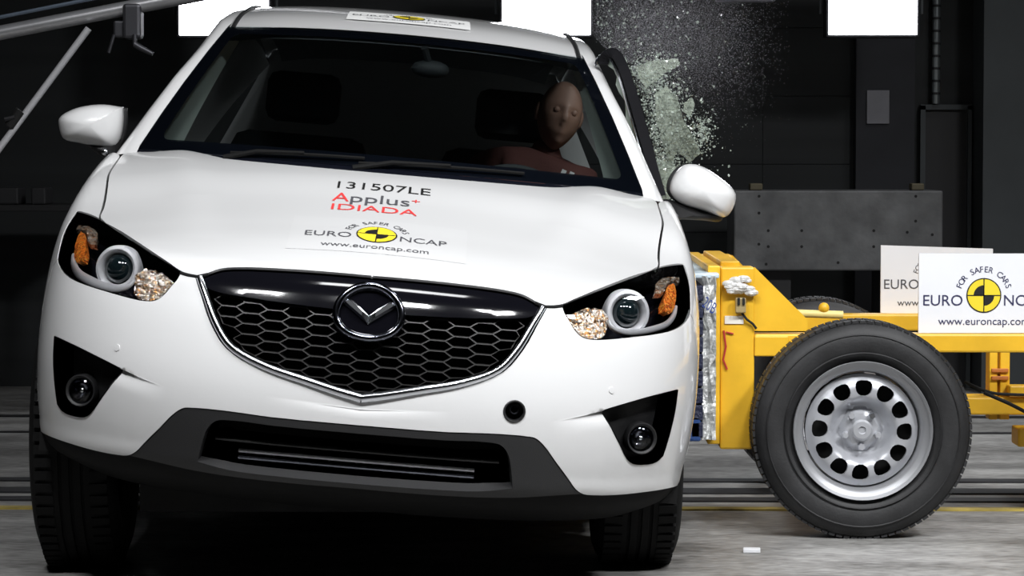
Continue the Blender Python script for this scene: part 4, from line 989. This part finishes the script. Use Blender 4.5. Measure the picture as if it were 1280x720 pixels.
# ------------------------------------------------------------------ rig of pipes, upper left
rg = root('pipe_rig', (-1.5, 3, 0), 'slanting aluminium pipe rig with a clamp and a diagonal strut', 'rig')
MB().tube([(-2.2, 3, 1.445), (-1.501, 3, 1.598), (-1.012, 3, 1.692), (-.2, 3, 1.845)], .026, 16).build('main_pipe', 'pipe', rg, True)
MB().tube([(-2.2, 2.98, 1.51), (-1.501, 2.98, 1.652), (-1.127, 2.98, 1.726), (-.2, 2.98, 1.91)], .007, 8).build('thin_pipe', mat('blue_grey_pipe', (.16, .20, .26), .4, .5), rg, True)
MB().tube([(-1.93, 2.96, .62), (-1.505, 2.96, 1.177), (-1.176, 2.96, 1.612)], .0125, 12).build('strut', mat('polished_tube', (.80, .80, .83), .3, .4), rg, True)
MB().tube([(-1.460, 2.96, 1.262), (-1.420, 2.96, 1.318)], .021, 12).build('strut_collar', 'bolt', rg, True)
MB().tube([(-1.475, 2.945, 1.287), (-1.44, 2.945, 1.295)], .009, 8).build('collar_screw', 'dark', rg, True)
MB().tube([(-1.93, 2.96, .62), (-1.93, 2.96, 0)], .02, 12).build('stand_leg', 'dark', rg, True)
MB().tube([(-2.2, 3, 1.445), (-2.2, 3, 0)], .03, 12).build('stand_leg', 'dark', rg, True)
g = mat('clamp_metal', (.09, .09, .10), .45, .7)
cl = MB().box((-1.055, 2.955, 1.575), (-.99, 3.045, 1.70), .012).box((-1.09, 2.97, 1.58), (-1.05, 3.03, 1.64), .008).build('pipe_clamp', g, rg)
MB().tube([(-1.01, 2.95, 1.59), (-1.01, 2.95, 1.555)], .008, 10).tube([(-1.012, 2.95, 1.556), (-.985, 2.95, 1.54), (-.945, 2.95, 1.520)], [.011, .011, .008], 10).build('clamp_handle', g, cl, True)
MB().tube([(-1.085, 2.96, 1.59), (-1.105, 2.96, 1.525)], .006, 8).build('clamp_lever', g, cl, True)

# ------------------------------------------------------------------ background things
bl = root('barrier_block', (1.81, 6.2, 0), 'scuffed grey steel barrier block standing behind the yellow trolley', 'barrier')
bk = MB().box((1.325, 6.0, .625), (2.297, 6.5, .998), .008).build('block', 'block', bl)
MB().box((1.45, 6.1, 0), (1.60, 6.45, .625)).build('leg', 'dark', bl); MB().box((2.02, 6.1, 0), (2.17, 6.45, .625)).build('leg', 'dark', bl)
for (u, w) in ((.12, .93), (.12, .72), (.12, .33), (.165, .50), (.165, .30), (.325, .50), (.325, .30), (.67, .50), (.83, .48), (.87, .62), (.87, .93), (.67, .30), (.95, .45), (.155, .08), (.50, .10)):
    MB().lathe([(0, .0015), (.007, .0015), (.007, -.01)], (1.325+.972*u, 6.0, .625+.373*w), (0, -1, 0), 10).build('bolt_hole', 'bolt', bk)
for x in (1.41, 2.17):
    o = tag(recenter(MB().box((x, 6.15, .998), (x+.06, 6.25, 1.03), .006).build('wood_wedge', mat('dim_wood', (.10, .085, .05), .7))), 'small wooden wedge on top of the grey barrier block, '+('left end' if x < 2 else 'right end'), 'wedge')
tag(recenter(MB().box((2.037, 6.848, 1.319), (2.148, 6.859, 1.485), .002).build('notice_sheet', 'paper')), 'grey sheet of paper pinned to the dark wall column', 'notice')
b = MB(); pts = [(2.385, 6.90, z) for z in np.linspace(1.42, 5.9, 2)]
b.tube(pts, .020, 14)
cp = root('conduit_pipe', (2.385, 6.9, 1.42), 'shiny ribbed metal duct running down the wall above the door', 'pipe')
b.build('duct', mat('galvanised', (.30, .33, .34), .3, .8), cp, True)
b = MB()
for k in range(14): b = MB().lathe([(.020, -.006), (.0235, -.004), (.0235, .004), (.020, .006)], (2.385, 6.90, 1.47+.062*k), (0, 0, 1), 16); b.build('rib', 'dark', cp)

wb = root('workbench', (-2.2, 6.3, 0), 'dark workbench by the back wall at the left edge', 'bench')
MB().box((-2.9, 6.0, .90), (-1.55, 6.6, .93), .004).build('bench_top', mat('bench_grey', (.012, .012, .013), .7), wb)
for x in (-2.86, -1.62): 
    for y in (6.03, 6.52): MB().box((x, y, 0), (x+.05, y+.05, .90)).build('leg', 'dark', wb)
for x, w, lab in ((-2.14, .10, 'small dark case on the left half of the workbench'), (-1.98, .07, 'smaller dark case on the right half of the workbench')):
    tag(recenter(MB().box((x, 6.1, .931), (x+w, 6.3, 1.01), .008).build('equipment_case', mat('case_grey', (.02, .02, .022), .7))), lab, 'case')
o = tag(recenter(MB().box((1.035, 1.11, .0005), (1.085, 1.15, .012), .002).build('paper_tag', 'white_board')), 'small white tag lying on the floor right of the car tyre', 'tag')
o.rotation_euler = (0, 0, R(-4))
